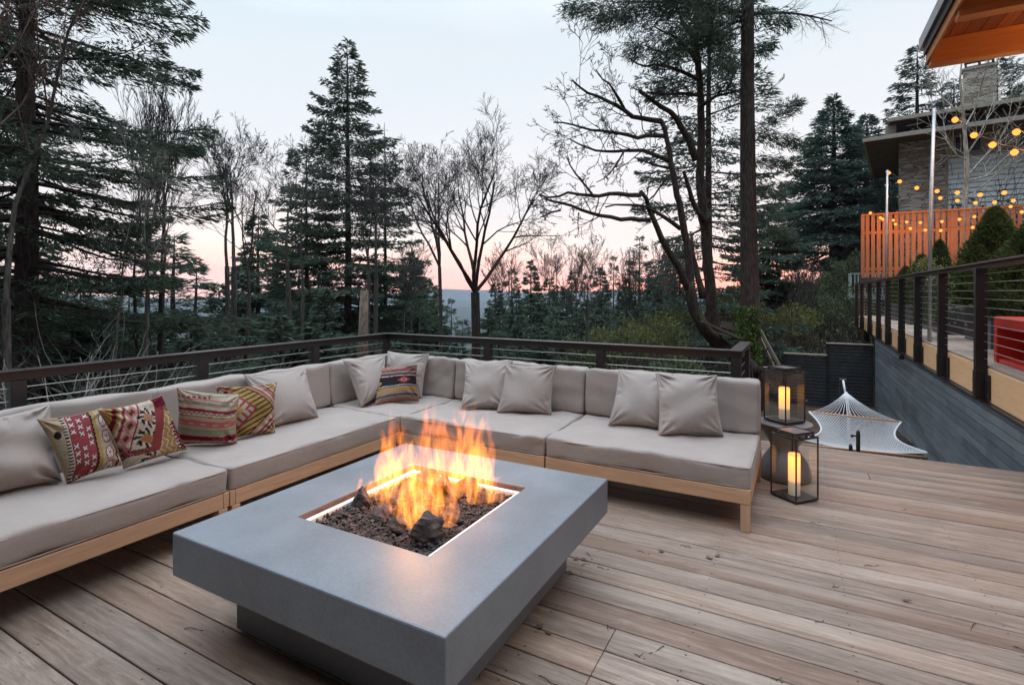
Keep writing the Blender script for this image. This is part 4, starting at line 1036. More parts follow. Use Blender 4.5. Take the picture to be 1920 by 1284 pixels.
# ------------------------------------------------------------------ hammock
def rope_mat():
    return simple('white_cotton_rope', (.52, .54, .55), .95, 0, 40, .1)
M['rope'] = rope_mat()
def hammock():
    apex = at(1586, 735, 8.3); L = at(1517, 772, 6.9); Rr = at(1690, 791, 6.6)
    t = thing('hammock', 'white rope hammock with a wooden spreader bar, slung beyond the deck edge', 'hammock', (L + Rr) / 2)
    mb = MB(); mb.tube([L, Rr], .014, 10); mb.obj('spreader_bar', M['teak_x'], t, smooth=True)
    A = []; B = []
    n = 20
    for k in range(n):
        p = L + (Rr - L) * (k + .5) / n; prev = apex
        for s in np.linspace(.25, 1, 4):
            q = apex + (p - apex) * s + np.array([0, 0, -.05 * math.sin(math.pi * s)]); A.append(prev); B.append(q); prev = q
    V, F = segs_mesh(A, B, np.full(len(A), .0035), np.full(len(A), .0035), 5); obj('fan_ropes', V, F, M['rope'], t)
    mb = MB(); mb.tube([apex + (0, 0, 0), apex + np.array([.01, -.05, -.10]), apex + np.array([.02, -.25, -.30]), apex + np.array([.02, -.3, -.75])], [.02, .024, .02, .012], 8)
    mb.tube([apex + np.array([-.01, 0, .0]), apex + np.array([-.02, .25, .14])], .016, 8); mb.obj('hanging_knot', M['rope'], t, smooth=True)
    # the woven bed: a sagging sheet of crossing ropes towards the camera
    E0, E1 = at(1504, 833, 5.98), at(1738, 858, 5.85)
    nu, nv = 34, 26
    def bed(a, b):
        top = L + (Rr - L) * a; bot = E0 + (E1 - E0) * a
        nar = .16 * math.sin(math.pi * min(1, b / .9)) * (1 - 2 * a)
        p = top + (bot - top) * b; p = p + (Rr - L) * nar * 1.0
        p = p + np.array([0, 0, -.13 * math.sin(math.pi * b) * (.45 + .55 * math.sin(math.pi * a)) + .05 * (1 - math.sin(math.pi * a)) * b])
        return p
    A = []; B = []
    for i in range(-nv, nu):
        for j in range(nv):
            for sg in (1, -1):
                a0 = (i + j if sg > 0 else i + nv - j) / nu; a1 = (i + j + 1 if sg > 0 else i + nv - j - 1) / nu
                if 0 <= a0 <= 1 and 0 <= a1 <= 1: A.append(bed(a0, j / nv)); B.append(bed(a1, (j + 1) / nv))
    V, F = segs_mesh(A, B, np.full(len(A), .0032), np.full(len(A), .0032), 4); obj('rope_net', V, F, M['rope'], t)
    mb = MB()
    for a in (0, 1): mb.tube([bed(a, b) for b in np.linspace(0, 1, 14)], .012, 6)
    mb.obj('edge_rope', M['rope'], t, smooth=True)
    mb = MB(); mb.tube([E0, E1], .014, 10); mb.obj('near_spreader_bar', M['teak_x'], t, smooth=True)
    ring = (E0 + E1) / 2 + np.array([.1, -.25, -.42]); ring[1] = max(ring[1], 6.12)
    V, F = segs_mesh([E0 + (E1 - E0) * (k + .5) / 14 for k in range(14)], [ring] * 14, np.full(14, .003), np.full(14, .003), 4); obj('near_fan_ropes', V, F, M['rope'], t)
    mb = MB(); mb.box(ring[0] - .04, ring[0] + .04, 6.03, 6.11, -1.9, ring[2] + .06); o = mb.obj('hammock_post', M['fence_dark'], bevel=.006); rebase(o, (ring[0], 6.07, -1.9)); tag(o, 'low dark post below the deck edge holding the near end of the hammock', 'post')
    # the post that carries the far end
    mb = MB(); q = apex + np.array([-.02, .30, 0]); mb.box(q[0] - .05, q[0] + .05, q[1] - .04, q[1] + .06, -2.0, q[2] + .16)
    o = mb.obj('hammock_post', M['fence_dark'], bevel=.006); rebase(o, (q[0], q[1], -2.0)); tag(o, 'dark square post holding the far end of the rope hammock', 'post')
hammock()
for (x, yt, yb, lb) in ((1611, 806, 846, 'taller black garden spigot post at the deck edge in front of the hammock'), (1597, 832, 845, 'short black stub post at the deck edge left of the taller one')):
    p = onz(x, yb, 0.0); p[1] = 6.02; zt = CAMH - (yt - HORY) * (np.array([-S_, C_, 0]) @ p) / FPX
    mb = MB(); mb.lathe([(.014, -1.4), (.017, -.1), (.017, zt - .03), (.013, zt - .008), (.004, zt)], (p[0], p[1], 0), 14)
    if yt < 820: mb.tube([(p[0] - .05, p[1], zt - .06), (p[0], p[1], zt - .06)], .008, 8); mb.tube([(p[0] - .05, p[1], zt - .075), (p[0] - .05, p[1], zt - .05)], .011, 8)
    o = mb.obj('garden_post', M['black_metal'], smooth=True); rebase(o, (p[0], p[1], -1.4)); tag(o, lb, 'post')

# ------------------------------------------------------------------ things on the terrace
M['red'] = simple('red_moulded_plastic', (.58, .035, .022), .38, 0, 2, .06)
def red_bench():
    x0, x1, y0, y1, z0, z1 = 1.96, 2.42, 5.9, 7.95, .702, 1.225
    t = thing('red_bench', 'bright red open-sided bench on the terrace behind the railing', 'bench', ((x0 + x1) / 2, (y0 + y1) / 2, z0))
    mb = MB(); mb.box(x0, x1, y0, y1, z1 - .13, z1); mb.obj('seat_slab', M['red'], t, bevel=.02, segs=3)
    mb = MB(); mb.box(x0, x1, y1 - .10, y1, z0, z1 - .131); mb.obj('end_panel', M['red'], t, bevel=.015)
    mb = MB(); mb.box(x0, x1, y0, y0 + .10, z0, z1 - .131); mb.obj('end_panel', M['red'], t, bevel=.015)
    mb = MB(); mb.box(x1 - .06, x1, y0 + .101, y1 - .101, z0, z1 - .131); mb.obj('back_panel', M['red'], t, bevel=.01)
    mb = MB(); mb.box(x0 + .02, x1 - .061, y0 + .101, y1 - .101, z0, z0 + .05); mb.obj('lower_shelf', M['red'], t, bevel=.01)
red_bench()
M['planter'] = simple('charcoal_planter', (.045, .042, .045), .55, 0, 4, .25)
M['planter_grey'] = simple('slate_grey_planter', (.10, .105, .12), .55, 0, 4, .2)
def planter(label, x0, x1, y0, y1, h, m):
    t = thing('planter', label, 'planter', ((x0 + x1) / 2, (y0 + y1) / 2, .70), 0, 'planters along the terrace')
    V = []; F = []; w = .035; o = [(x0, y0), (x1, y0), (x1, y1), (x0, y1)]; i = [(x0 + w, y0 + w), (x1 - w, y0 + w), (x1 - w, y1 - w), (x0 + w, y1 - w)]
    for ring, zz in ((o, .702), (o, .70 + h), (i, .70 + h), (i, .70 + h - .09)): V += [(x, y, zz) for x, y in ring]
    for k in range(4):
        n = (k + 1) % 4; F += [(k, n, 4 + n, 4 + k), (4 + k, 4 + n, 8 + n, 8 + k), (8 + k, 8 + n, 12 + n, 12 + k)]
    F.append((3, 2, 1, 0)); obj('box', V, F, m, t, bevel=.006)
    mb = MB(); mb.box(x0 + w, x1 - w, y0 + w, y1 - w, .70 + h - .13, .70 + h - .07); mb.obj('potting_soil', M['soil'], t)
    return t
def foliage_cone(V, H, Rb, n, ln, wd, rng, power=.75, base=None):
    """dense upright shrub crown: n small leaves on a tapering body"""
    s = rng.uniform(0, 1, n) ** .8; a = rng.uniform(0, 2 * np.pi, n)
    rad = Rb * np.clip((1 - s) ** power * (.45 + 1.0 * np.minimum(1, s * 5 + .35)) / 1.2, 0, 1) * (rng.uniform(.35, 1, n) ** .45) * (1 + .16 * np.sin(a * 3 + s * 9) + .10 * np.sin(a * 7 + s * 23))
    P_ = np.stack([np.cos(a) * rad, np.sin(a) * rad, s * H], 1) + np.asarray(V)
    D = np.stack([np.cos(a) * .8, np.sin(a) * .8, np.full(n, .9)], 1) + rng.normal(size=(n, 3)) * .45
    return leaves_mesh(P_, D, ln * rng.uniform(.6, 1.3, n), wd * rng.uniform(.6, 1.3, n), rng)
def arborvitae(label, base, H, Rb, seed, m='arbor', n=9000, name='arborvitae'):
    rng = np.random.default_rng(seed); t = thing(name, label, 'shrub', base, 0, 'shrubs in the terrace planters')
    V, F = foliage_cone(base, H, Rb, n, .075, .030, rng); obj('foliage', V, F, M[m], t)
    mb = MB(); mb.tube([np.array(base) + (0, 0, -.06), np.array(base) + (.01, 0, H * .6)], [.03, .012], 6); mb.obj('stem', M['bark'], t)
PX = 2.62
for (xa, ya, h, m, lb) in ((2.35, 8.15, .46, 'planter', 'charcoal planter right beside the far end of the red bench'), (2.35, 9.65, .52, 'planter_grey', 'slate grey planter standing forward of the black one'),
                           (2.55, 10.9, .64, 'planter', 'tall black planter under the pointed arborvitae'), (2.4, 12.6, .5, 'planter', 'low black planter below the climbing leaves'),
                           (2.4, 14.2, .5, 'planter_grey', 'grey planter halfway along the terrace'), (2.4, 16.0, .5, 'planter', 'farther black planter on the terrace'), (2.4, 18.2, .5, 'planter', 'farthest black planter near the rust coloured fence')):
    planter(lb, xa, xa + .6, ya, ya + (1.0 if ya != 9.65 else .7), h, M[m])
arborvitae('wide arborvitae reaching above the rail behind the red bench', (2.65, 8.95, 1.10), 1.36, .60, 1, n=14000)
arborvitae('tall pointed arborvitae in the black planter, tip among the string lights', (2.85, 11.5, 1.25), 1.62, .55, 2, n=13000)
arborvitae('slim dark arborvitae behind the thicker light pole', (2.7, 14.6, 1.15), 1.45, .36, 3, n=6000)
arborvitae('loose shrub at the middle of the terrace, lower than the others', (2.7, 16.5, 1.15), 1.25, .45, 4, n=6000)
arborvitae('small dull green shrub near the far end of the terrace', (2.7, 18.7, 1.15), 1.05, .45, 5, n=5000)
arborvitae('arborvitae partly hidden behind the wide one at the right edge', (3.1, 10.1, 1.15), 1.25, .5, 7, n=8000)
def climber():
    rng = np.random.default_rng(8); base = np.array([2.0, 11.6, 1.12]); t = thing('climbing_plant', 'leafy climber spilling over the top rail beside the light pole', 'plant', base)
    n = 1500; a = rng.uniform(0, 6.28, n); P_ = base + np.stack([rng.normal(0, .13, n), rng.normal(0, .42, n), rng.uniform(-.2, .78, n)], 1); P_[:, 0] = np.maximum(P_[:, 0], 1.88)
    D = rng.normal(size=(n, 3)) + np.array([0, 0, .4]); V, F = leaves_mesh(P_, D, rng.uniform(.05, .10, n), rng.uniform(.03, .06, n), rng, .3); obj('leaves', V, F, M['shrub_dk'], t)
    n = 260; P_ = base + np.stack([rng.normal(-.06, .07, n), rng.normal(.0, .32, n), rng.uniform(.62, .95, n)], 1); V, F = leaves_mesh(P_, rng.normal(size=(n, 3)) + (0, 0, .6), rng.uniform(.05, .09, n), .04, rng, .3); obj('new_leaves', V, F, M['shrub'], t)
climber()

# ------------------------------------------------------------------ rust coloured slat fence behind the terrace
M['cedar'] = wood('red_cedar', (.33, .14, .075), (0, 0, 1), .6, .35)
M['cedar_x'] = wood('red_cedar_beams', (.46, .17, .05), (1, 0, 0), .5, .25)
def cedar_fence():
    Y = 21.9; x0, x1, z0, z1 = 1.93, 9.5, 1.9, 4.21
    t = thing('cedar_fence', 'tall reddish fence of upright cedar slats behind the terrace, hung with string lights', 'fence', (5.5, Y, z0))
    rng = random.Random(5); mb = MB(); x = x0 + .1
    while x < x1:
        w = rng.uniform(.095, .115); mb.box(x, x + w, Y, Y + .022, z0 + .12, z1 - .05); x += w + .052
    mb.obj('slats', M['cedar'], t)
    mb = MB(); x = x0 + .17
    while x < x1:
        w = .05; mb.box(x, x + w, Y + .075, Y + .095, z0 + .12, z1 - .05); x += .157
    mb.obj('rear_slats', M['cedar'], t)
    mb = MB(); mb.box(x0 - .02, x1, Y - .03, Y + .13, z1 - .045, z1); mb.obj('cap_board', M['cedar_x'], t)
    mb = MB(); mb.box(x0 - .02, x1, Y + .024, Y + .073, z1 - .7, z1 - .60); mb.box(x0 - .02, x1, Y + .024, Y + .073, z0 + .35, z0 + .45); mb.obj('cross_rails', M['cedar_x'], t)
    for x in (x0 - .03, x0 + 2.4, x0 + 4.8, x0 + 7.2):
        mb = MB(); mb.box(x, x + .1, Y - .02, Y + .12, z0 - 2.0, z1 - .046); mb.obj('post', M['cedar'], t)
    mb = MB(); mb.box(x0 - .05, x1, Y - .12, Y + .2, z0 - .25, z0 + .10); mb.obj('kick_board', M['fence_dark'], t)
cedar_fence()
# pale green neighbour balcony, far left of the fence
def balcony():
    a = at(1595, 512, 24); b = at(1612, 512, 24); z1 = a[2]; z0 = at(1595, 556, 24)[2]
    t = thing('balcony', 'small pale green balcony just left of the reddish fence', 'balcony', (a[0], a[1], z0)); m = simple('pale_green_paint', (.33, .42, .38), .6)
    mb = MB(); mb.box(a[0], a[0] + 1.6, a[1] - .03, a[1] + .03, z1 - .05, z1); mb.box(a[0], a[0] + .05, a[1], a[1] + 1.4, z1 - .05, z1); mb.obj('handrail', m, t)
    mb = MB()
    for k in range(12): mb.box(a[0] + .01 + k * .13, a[0] + .05 + k * .13, a[1] - .02, a[1] + .02, z0 + .10, z1 - .05)
    for k in range(1, 11): mb.box(a[0] + .01, a[0] + .04, a[1] + .02 + k * .13, a[1] + .06 + k * .13, z0 + .10, z1 - .05)
    mb.obj('balusters', m, t)
    mb = MB(); mb.box(a[0] - .02, a[0] + 1.6, a[1] - .05, a[1] + 1.5, z0 - .12, z0 + .09); mb.obj('floor', m, t)
balcony()

# ------------------------------------------------------------------ light poles and string lights
def pole(label, p, ztop, r, extra):
    t = thing('light_pole', label, 'pole', (p[0], p[1], .66), 0, 'poles that carry the string lights')
    mb = MB(); mb.tube([(p[0], p[1], .66), (p[0] + .01, p[1], 2.6), (p[0] + extra, p[1], ztop)], [r, r, r * .8], 10); mb.obj('shaft', M['steel_pole'], t, smooth=True)
    mb = MB(); mb.tube([(p[0] - .012 - r, p[1], 1.70), (p[0] + r + .01, p[1], 1.70)], .012, 6); mb.tube([(p[0] + extra - .03, p[1], ztop - .05), (p[0] + extra + .03, p[1], ztop - .05)], .016, 6); mb.obj('clamp', M['steel_pole'], t)
pole('thicker grey metal pole at the middle of the terrace rail', (1.85, 10.68), 4.46, .028, .06)
pole('thinner far metal pole at the terrace rail', (1.85, 15.55), 4.46, .026, .03)
M['wire'] = simple('black_wire', (.03, .025, .02), .7)
def bulb_mat():
    g = G('lit_filament_bulb'); g.N.remove(g.b); e = g.N.new('ShaderNodeEmission'); e.inputs[0].default_value = (1, .33, .060, 1); e.inputs[1].default_value = 2.1
    g.L.new(e.outputs[0], g.N['Material Output'].inputs[0]); return g.m
M['bulb'] = bulb_mat()
def string_lights():
    strings = [
        ('string of lights dropping from the thicker pole towards the upper right', (1750, 207, 8.5), [(1791, 224, 8.2), (1826, 253, 7.9), (1861, 271, 7.6), (1902, 285, 7.3)], (1940, 292, 7.0)),
        ('string of lights crossing the top right corner below the gutters', (1880, 214, 7.5), [(1906, 247, 7.2)], (1945, 270, 6.9)),
        ('string of lights sagging from the thinner pole in front of the house siding', (1662, 322, 12.8), [(1666, 324, 12.8), (1687, 340, 12.6), (1719, 352, 12.3), (1757, 358, 12.0), (1795, 361, 11.7), (1838, 365, 11.4), (1883, 361, 11.1)], (1935, 350, 10.8)),
        ('lower string of lights just above the fence top', (1740, 362, 14), [(1763, 371, 13.8), (1795, 376, 13.6), (1829, 380, 13.4), (1865, 379, 13.1), (1900, 376, 12.8)], (1940, 366, 12.5)),
        ('lowest string of lights looped across the fence slats', (1628, 396, 17.6), [(1632, 399, 17.5), (1655, 411, 17.2), (1679, 420, 16.9), (1707, 428, 16.6), (1735, 431, 16.2), (1764, 432, 15.9), (1824, 426, 15.3), (1856, 420, 15.0), (1885, 410, 14.6), (1916, 397, 14.3)], (1945, 384, 14)),
        ('string of lights looped across the fence slats above the lowest one', (1648, 404, 17.7), [(1651, 408, 17.5), (1675, 413, 17.3), (1700, 416, 17.0), (1726, 417, 16.8), (1766, 415, 16.4), (1799, 411, 16.1), (1827, 406, 15.8), (1862, 398, 15.5), (1895, 387, 15.2)], (1945, 370, 14.8)),
    ]
    me_b = None
    for lb, s, bulbs, e in strings:
        pts = [at(*s)] + [at(*b) for b in bulbs] + [at(*e)]
        t = thing('string_lights', lb, 'string lights', pts[0], 0, 'strings of warm light bulbs')
        wire = []
        for a, b in zip(pts[:-1], pts[1:]):
            for q in np.linspace(0, 1, 6)[:-1]: wire.append(a + (b - a) * q + np.array([0, 0, .075 - .03 * math.sin(math.pi * q)]))
        wire.append(pts[-1] + np.array([0, 0, .075])); mb = MB(); mb.tube(wire, .005, 5); mb.obj('wire', M['wire'], t)
        for p in pts[1:-1]:
            r = .046; prof = [(.004, -.052), (.026, -.044), (r * .93, -.020), (r, -.004), (r * .90, .014), (.020, .032), (.011, .037)]
            mb = MB(); mb.lathe(prof, p, 10); b = mb.obj('bulb', M['bulb'], t, smooth=True)
            mb = MB(); mb.lathe([(.012, .037), (.013, .072), (.006, .075)], p, 8); mb.obj('socket', M['wire'], t)
            l = bpy.data.lights.new('bulb_light', 'POINT'); l.energy = 11.0; l.color = (1, .38, .08); l.shadow_soft_size = .03
            lo = bpy.data.objects.new('bulb_light', l); COL.objects.link(lo); lo.parent = t; lo.location = tuple(p - pts[0] - np.array([0, 0, .05]))
string_lights()
# ------------------------------------------------------------------ roof overhang at the top right
def soffit_mat():
    g = G('cedar_soffit'); n = g.noise(2.2, 6, .6, g.vec((20, 1.1, 20)), 1.0); i = g.island()
    c = g.ramp(n, [(.32, (.20, .060, .024)), (.5, (.33, .105, .038)), (.68, (.46, .17, .055))])
    g.col(g.mix(g.math('MULTIPLY', i, .65), c, (.15, .045, .022))); g.rough(.5); return g.m
def roof_overhang():
    X0 = 1.28
    t = thing('roof_overhang', 'orange timber roof overhang with a dark metal edge at the top right corner', 'roof', (X0 + 2, 6.5, 4.5))
    def zr(y): return 4.62 + (7.62 - y) * .0
    # three beams along X and plank soffit running along Y
    yb = [7.52, 6.33, 5.14, 3.95]
    for k, y in enumerate(yb):
        mb = MB(); mb.box(X0 + .035, 8, y, y + .14, 4.083, 4.36); mb.obj('beam', M['cedar_x'], t, bevel=.004)
    mb = MB(); x = X0 + .05; rng = random.Random(3)
    while x < 8: mb.box(x, x + .131, 3.4, 7.66, 4.362, 4.39); x += .137
    mb.obj('soffit_boards', soffit_mat(), t)
    mb = MB(); mb.box(X0 - .01, 8, 3.4, 7.70, 4.392, 4.47); mb.obj('roof_deck', M['black_metal'], t)
    mb = MB(); mb.box(X0 - .04, X0 - .012, 3.4, 7.74, 4.345, 4.475); mb.obj('side_fascia', M['steel_pole'], t)
    mb = MB(); mb.box(X0 - .011, X0 + .012, 3.4, 7.66, 4.25, 4.389); mb.obj('drip_edge', M['black_metal'], t)
    mb = MB(); mb.box(X0 + .013, X0 + .034, 3.4, 7.66, 4.15, 4.36); mb.obj('side_beam', M['cedar_x'], t)
    mb = MB(); mb.box(X0 - .012, 8, 7.70, 7.73, 4.37, 4.475); mb.obj('front_fascia', M['steel_pole'], t)
roof_overhang()
def assumed_porch_lamp():  # assumed source out of view, added for the warm light under the eave
    """assumed warm lamp, unseen, hung below the overhang"""
    p = (3.6, 6.7, 4.04); t = thing('assumed_porch_lamp', 'assumed warm round lamp, out of view under the timber roof overhang', 'lamp', p)
    g = G('assumed_lamp_glass'); g.N.remove(g.b); e = g.N.new('ShaderNodeEmission'); e.inputs[0].default_value = (1, .55, .22, 1); e.inputs[1].default_value = 12; g.L.new(e.outputs[0], g.N['Material Output'].inputs[0])
    mb = MB(); mb.lathe([(.01, -.14), (.07, -.12), (.10, -.07), (.09, -.01), (.05, .0)], p, 20); mb.obj('globe', g.m, t, smooth=True)
    mb = MB(); mb.lathe([(.06, .001), (.06, .03), (.012, .04), (.012, .32)], p, 16); mb.obj('mount', M['black_metal'], t)
    l = bpy.data.lights.new('assumed_porch_light', 'POINT'); l.energy = 110; l.color = (1, .50, .20); l.shadow_soft_size = .1
    lo = bpy.data.objects.new('assumed_porch_light', l); COL.objects.link(lo); lo.location = (0, 0, -.25); lo.parent = t
assumed_porch_lamp()

# ------------------------------------------------------------------ neighbour house
def stone_mat(name, a, b, c):
    g = G(name); v = g.vec((1.6, 1.6, 7.5)); vo = g.voro(1.5, v, out=1); ve = g.voro(1.5, v, 'DISTANCE_TO_EDGE'); s = g.sepxyz(vo)
    col = g.mix(s[0], a, b); col = g.mix(g.math('GREATER_THAN', s[1], .7), col, c); col = g.mix(g.math('LESS_THAN', ve, .035), col, (.07, .06, .055))
    g.col(col); g.rough(.9); g.bump(ve, .8, .03); return g.m
def house():
    from mathutils import Matrix
    M['stone'] = stone_mat('stacked_stone', (.34, .30, .25), (.46, .43, .38), (.24, .19, .15))
    M['stone_pale'] = stone_mat('pale_chimney_stone', (.42, .38, .30), (.58, .54, .44), (.32, .25, .17))
    M['siding'] = simple('grey_green_siding', (.62, .68, .68), .7, 0, 2, .06)
    M['trim'] = simple('taupe_trim', (.27, .235, .19), .6, 0, 4, .1)
    M['gutter'] = simple('taupe_gutter', (.36, .32, .25), .45, 0, 4, .1)
    M['roofing'] = simple('dark_shingles', (.055, .058, .068), .8, 0, 6, .3)
    M['soffit'] = simple('brown_soffit', (.135, .085, .055), .7, 0, 3, .2)
    c = at(1685, 290, 25.5); t = thing('neighbour_house', 'neighbouring house with stone corner, pale lap siding and a chimney, above the reddish fence', 'house', (c[0], c[1], 0), R(-8.0))
    def L(mb, name, m, parent=t):
        me = meshdata(name, np.concatenate(mb.V), mb.F, m); o = bpy.data.objects.new(name, me); COL.objects.link(o); o.parent = parent; return o
    ze = 8.62 + .08    # eave height
    mb = MB(); mb.box(0, 1.75, 0, .35, 2, ze + .4); mb.box(0, .35, .35, 9, 2, ze + .4); L(mb, 'stone_wall', M['stone'])
    mb = MB(); mb.box(1.752, 12, .10, .35, 2, ze + .4); mb.box(2.0, 12, .35, 9, 2, ze + .3); L(mb, 'wall', M['siding'])
    mb = MB(); zz = 3.0
    while zz < 7.62: mb.obox((6.9, .070, zz + .11), (1, 0, 0), (0, 1, -.22), (0, .22, 1), 5.14, .010, .118); zz += .235
    L(mb, 'lap_siding', M['siding'])
    mb = MB(); mb.box(1.76, 12, .02, .06, 7.72, 7.84); mb.box(1.752, 1.85, .015, .06, 3, 7.715); L(mb, 'trim_band', M['trim'])
    mb = MB(); mb.box(1.76, 12, .07, .098, 7.845, ze + .3); L(mb, 'upper_band', simple('tan_stucco', (.30, .26, .20), .8))
    for (x0, x1) in ((2.05, 3.05), (4.2, 5.6), (6.8, 8.2)):
        mb = MB(); z0, z1 = 7.87, ze + .02; w = .07
        mb.box(x0, x1, .03, .069, z0, z0 + w); mb.box(x0, x1, .03, .069, z1 - w, z1); mb.box(x0, x0 + w, .03, .069, z0 + w, z1 - w); mb.box(x1 - w, x1, .03, .069, z0 + w, z1 - w)
        wd = L(mb, 'window', M['trim']); mb = MB(); mb.box(x0 + w, x1 - w, .05, .062, z0 + w, z1 - w)
        g = simple('dark_window_glass', (.02, .022, .028), .08); L(mb, 'pane', g, wd)
    # lower hipped eave
    e = 1.30; V = []; 
    mb = MB(); mb.box(-e, 13, -e, 9, ze + .02, ze + .05); L(mb, 'soffit', M['soffit'])
    mb = MB(); mb.box(-e - .07, 13, -e - .10, -e - .001, ze + .0, ze + .16); mb.box(-e - .10, -e - .001, -e, 9, ze - .02, ze + .16); L(mb, 'gutter', M['gutter'])
    mb = MB()
    mb.add([(-e - .05, -e - .05, ze + .17), (13, -e - .05, ze + .17), (13, 1.2, ze + .85), (1.2, 1.2, ze + .85), (-e - .05, 9, ze + .17), (1.2, 9, ze + .85), (-e, -e, ze + .06), (13, -e, ze + .06), (-e, 9, ze + .06)],
           [(0, 1, 2, 3), (0, 3, 5, 4), (6, 7, 1, 0), (8, 6, 0, 4)]); rf = L(mb, 'lower_roof', M['roofing'])
    mb = MB()
    for k in range(24): mb.box(-.9 + k * .55, -.85 + k * .55, -e + .3, -e + .36, ze + .22, ze + .30)
    L(mb, 'snow_guards', M['gutter'], rf)
    # clerestory and upper roof
    mb = MB(); mb.box(1.3, 13, 1.4, 8, ze + .5, ze + 1.25); L(mb, 'clerestory_wall', M['soffit'])
    u = ze + 1.22; mb = MB(); mb.box(-.35, 13, .25, 9, u, u + .03); L(mb, 'upper_soffit', M['soffit'])
    mb = MB(); mb.box(-.42, 13, .15, .249, u - .03, u + .15); mb.box(-.45, -.36, .25, 9, u - .03, u + .15); L(mb, 'upper_gutter', M['gutter'])
    mb = MB(); mb.add([(-.4, .2, u + .16), (13, .2, u + .16), (13, 4, u + 1.0), (3, 4, u + 1.0), (-.4, 9, u + .16), (3, 9, u + 1.0)], [(0, 1, 2, 3), (0, 3, 5, 4)]); L(mb, 'upper_roof', M['roofing'])
    mb = MB(); mb.box(-.55, -.1, .9, 1.0, u - .5, u - .02); L(mb, 'bracket', M['gutter'])
    ch = MB(); ch.box(2.55, 3.75, 2.2, 2.75, u - .2, u + 2.42); chim = L(ch, 'chimney', M['stone_pale'])
    mb = MB(); mb.box(2.49, 3.81, 2.14, 2.81, u + 2.422, u + 2.52); L(mb, 'chimney_cap', M['gutter'], chim)
    mb = MB(); mb.box(2.6, 3.7, 2.25, 2.7, u + 2.523, u + 2.60); mb.box(2.6, 3.7, 2.25, 2.7, u + 2.85, u + 3.0)
    for xx in (2.62, 3.12, 3.62): mb.box(xx, xx + .06, 2.27, 2.33, u + 2.60, u + 2.85); mb.box(xx, xx + .06, 2.62, 2.68, u + 2.60, u + 2.85)
    L(mb, 'chimney_cowl', M['black_metal'], chim)
house()

#TREES_BEGIN
# ------------------------------------------------------------------ trees
def conifer(H, Rb, r0, seed, n_whorl=46, per=5, nl=60, ln=.30, wd=.07, base=.12, droop=.25, profile=.85, gaps=.15, jag=.3, twigs=True, lift=.25, side=.36):
    """fir: trunk, boughs in rough whorls and needle sprays along each bough. Returns three meshes at the origin"""
    rng = np.random.default_rng(seed)
    n = 12; zs = np.linspace(0, H, n); bend = np.cumsum(rng.normal(0, .012 * H / n, (n, 2)), 0)
    tp = np.stack([bend[:, 0], bend[:, 1], zs], 1); tr = r0 * (1 - zs / H) ** .8 + .012
    def trunk_at(z_): return np.stack([np.interp(z_, zs, tp[:, 0]), np.interp(z_, zs, tp[:, 1]), z_], -1)
    mb = MB(); mb.tube(tp, tr, 9); trunk = (np.concatenate(mb.V), mb.F)
    t = np.linspace(0, 1, n_whorl) ** .92
    zb = (base + (1 - base) * t) * H * .985
    ZB = np.repeat(zb, per) + rng.normal(0, H / n_whorl * .45, n_whorl * per); ZB = np.clip(ZB, base * H, H * .99)
    az = rng.uniform(0, 2 * np.pi, len(ZB)); tt = (ZB / H - base) / (1 - base)
    L = Rb * np.clip(1 - tt, 0, 1) ** profile * rng.uniform(1 - jag, 1 + jag * .6, len(ZB)) + .05 * Rb * .5
    L *= np.where(tt < .15, .6 + tt / .15 * .4, 1)
    keep = rng.random(len(ZB)) > gaps; ZB, az, L, tt = ZB[keep], az[keep], L[keep], tt[keep]; nb = len(ZB)
    out = np.stack([np.cos(az), np.sin(az), np.zeros(nb)], 1); sd = np.stack([-np.sin(az), np.cos(az), np.zeros(nb)], 1)
    rise = lift * (tt - .45) * 1.6; dr = droop * (1.1 - tt) * rng.uniform(.6, 1.4, nb)
    def curve(s):   # s (nb,) or (nb,k)
        s = np.asarray(s); z_ = L[:, None] * (rise[:, None] * s - dr[:, None] * s ** 1.3 + dr[:, None] * .75 * s ** 3.2)
        r = L[:, None] * s
        p = trunk_at(ZB)[:, None, :] + out[:, None, :] * r[..., None]; p[..., 2] += z_; return p
    ss = np.tile(np.linspace(0, 1, 6), (nb, 1)); C = curve(ss); rr = (r0 * .16 * (L / Rb) ** .8 + .006)[:, None] * (1 - .85 * ss)
    Vb, Fb = segs_mesh(C[:, :-1].reshape(-1, 3), C[:, 1:].reshape(-1, 3), rr[:, :-1].reshape(-1), rr[:, 1:].reshape(-1), 4)
    w = np.maximum(14, (nl * (L / L.max()) ** 1.3)).astype(int); idx = np.repeat(np.arange(nb), w); m = len(idx)
    s = rng.uniform(.10, 1, m) ** .7; 
    fan = side * L[idx] * (np.sin(np.pi * np.clip(s * .9 + .08, 0, 1)) ** .8)
    # needles hang on side twigs: a few lateral positions per bough
    lat = rng.uniform(-1, 1, m); lat = np.sign(lat) * np.abs(lat) ** .8
    base_p = curve(np.zeros((nb, 1)))[:, 0]; Li = L[idx]
    z_ = Li * (rise[idx] * s - dr[idx] * s ** 1.3 + dr[idx] * .75 * s ** 3.2)
    P_ = base_p[idx] + out[idx] * (Li * s)[:, None] + sd[idx] * (lat * fan)[:, None] + out[idx] * (np.abs(lat) * fan * .55)[:, None]
    P_[:, 2] += z_ - np.abs(lat) * fan * .22 + rng.normal(0, .03 * Rb * .3, m)
    D = out[idx] * 1.0 + sd[idx] * (lat * 1.3)[:, None] + rng.normal(size=(m, 3)) * .38; D[:, 2] -= .22
    V, F = leaves_mesh(P_, D, ln * rng.uniform(.5, 1.4, m), wd * rng.uniform(.6, 1.4, m), rng, .12)
    return trunk, (Vb, Fb), (V, F)
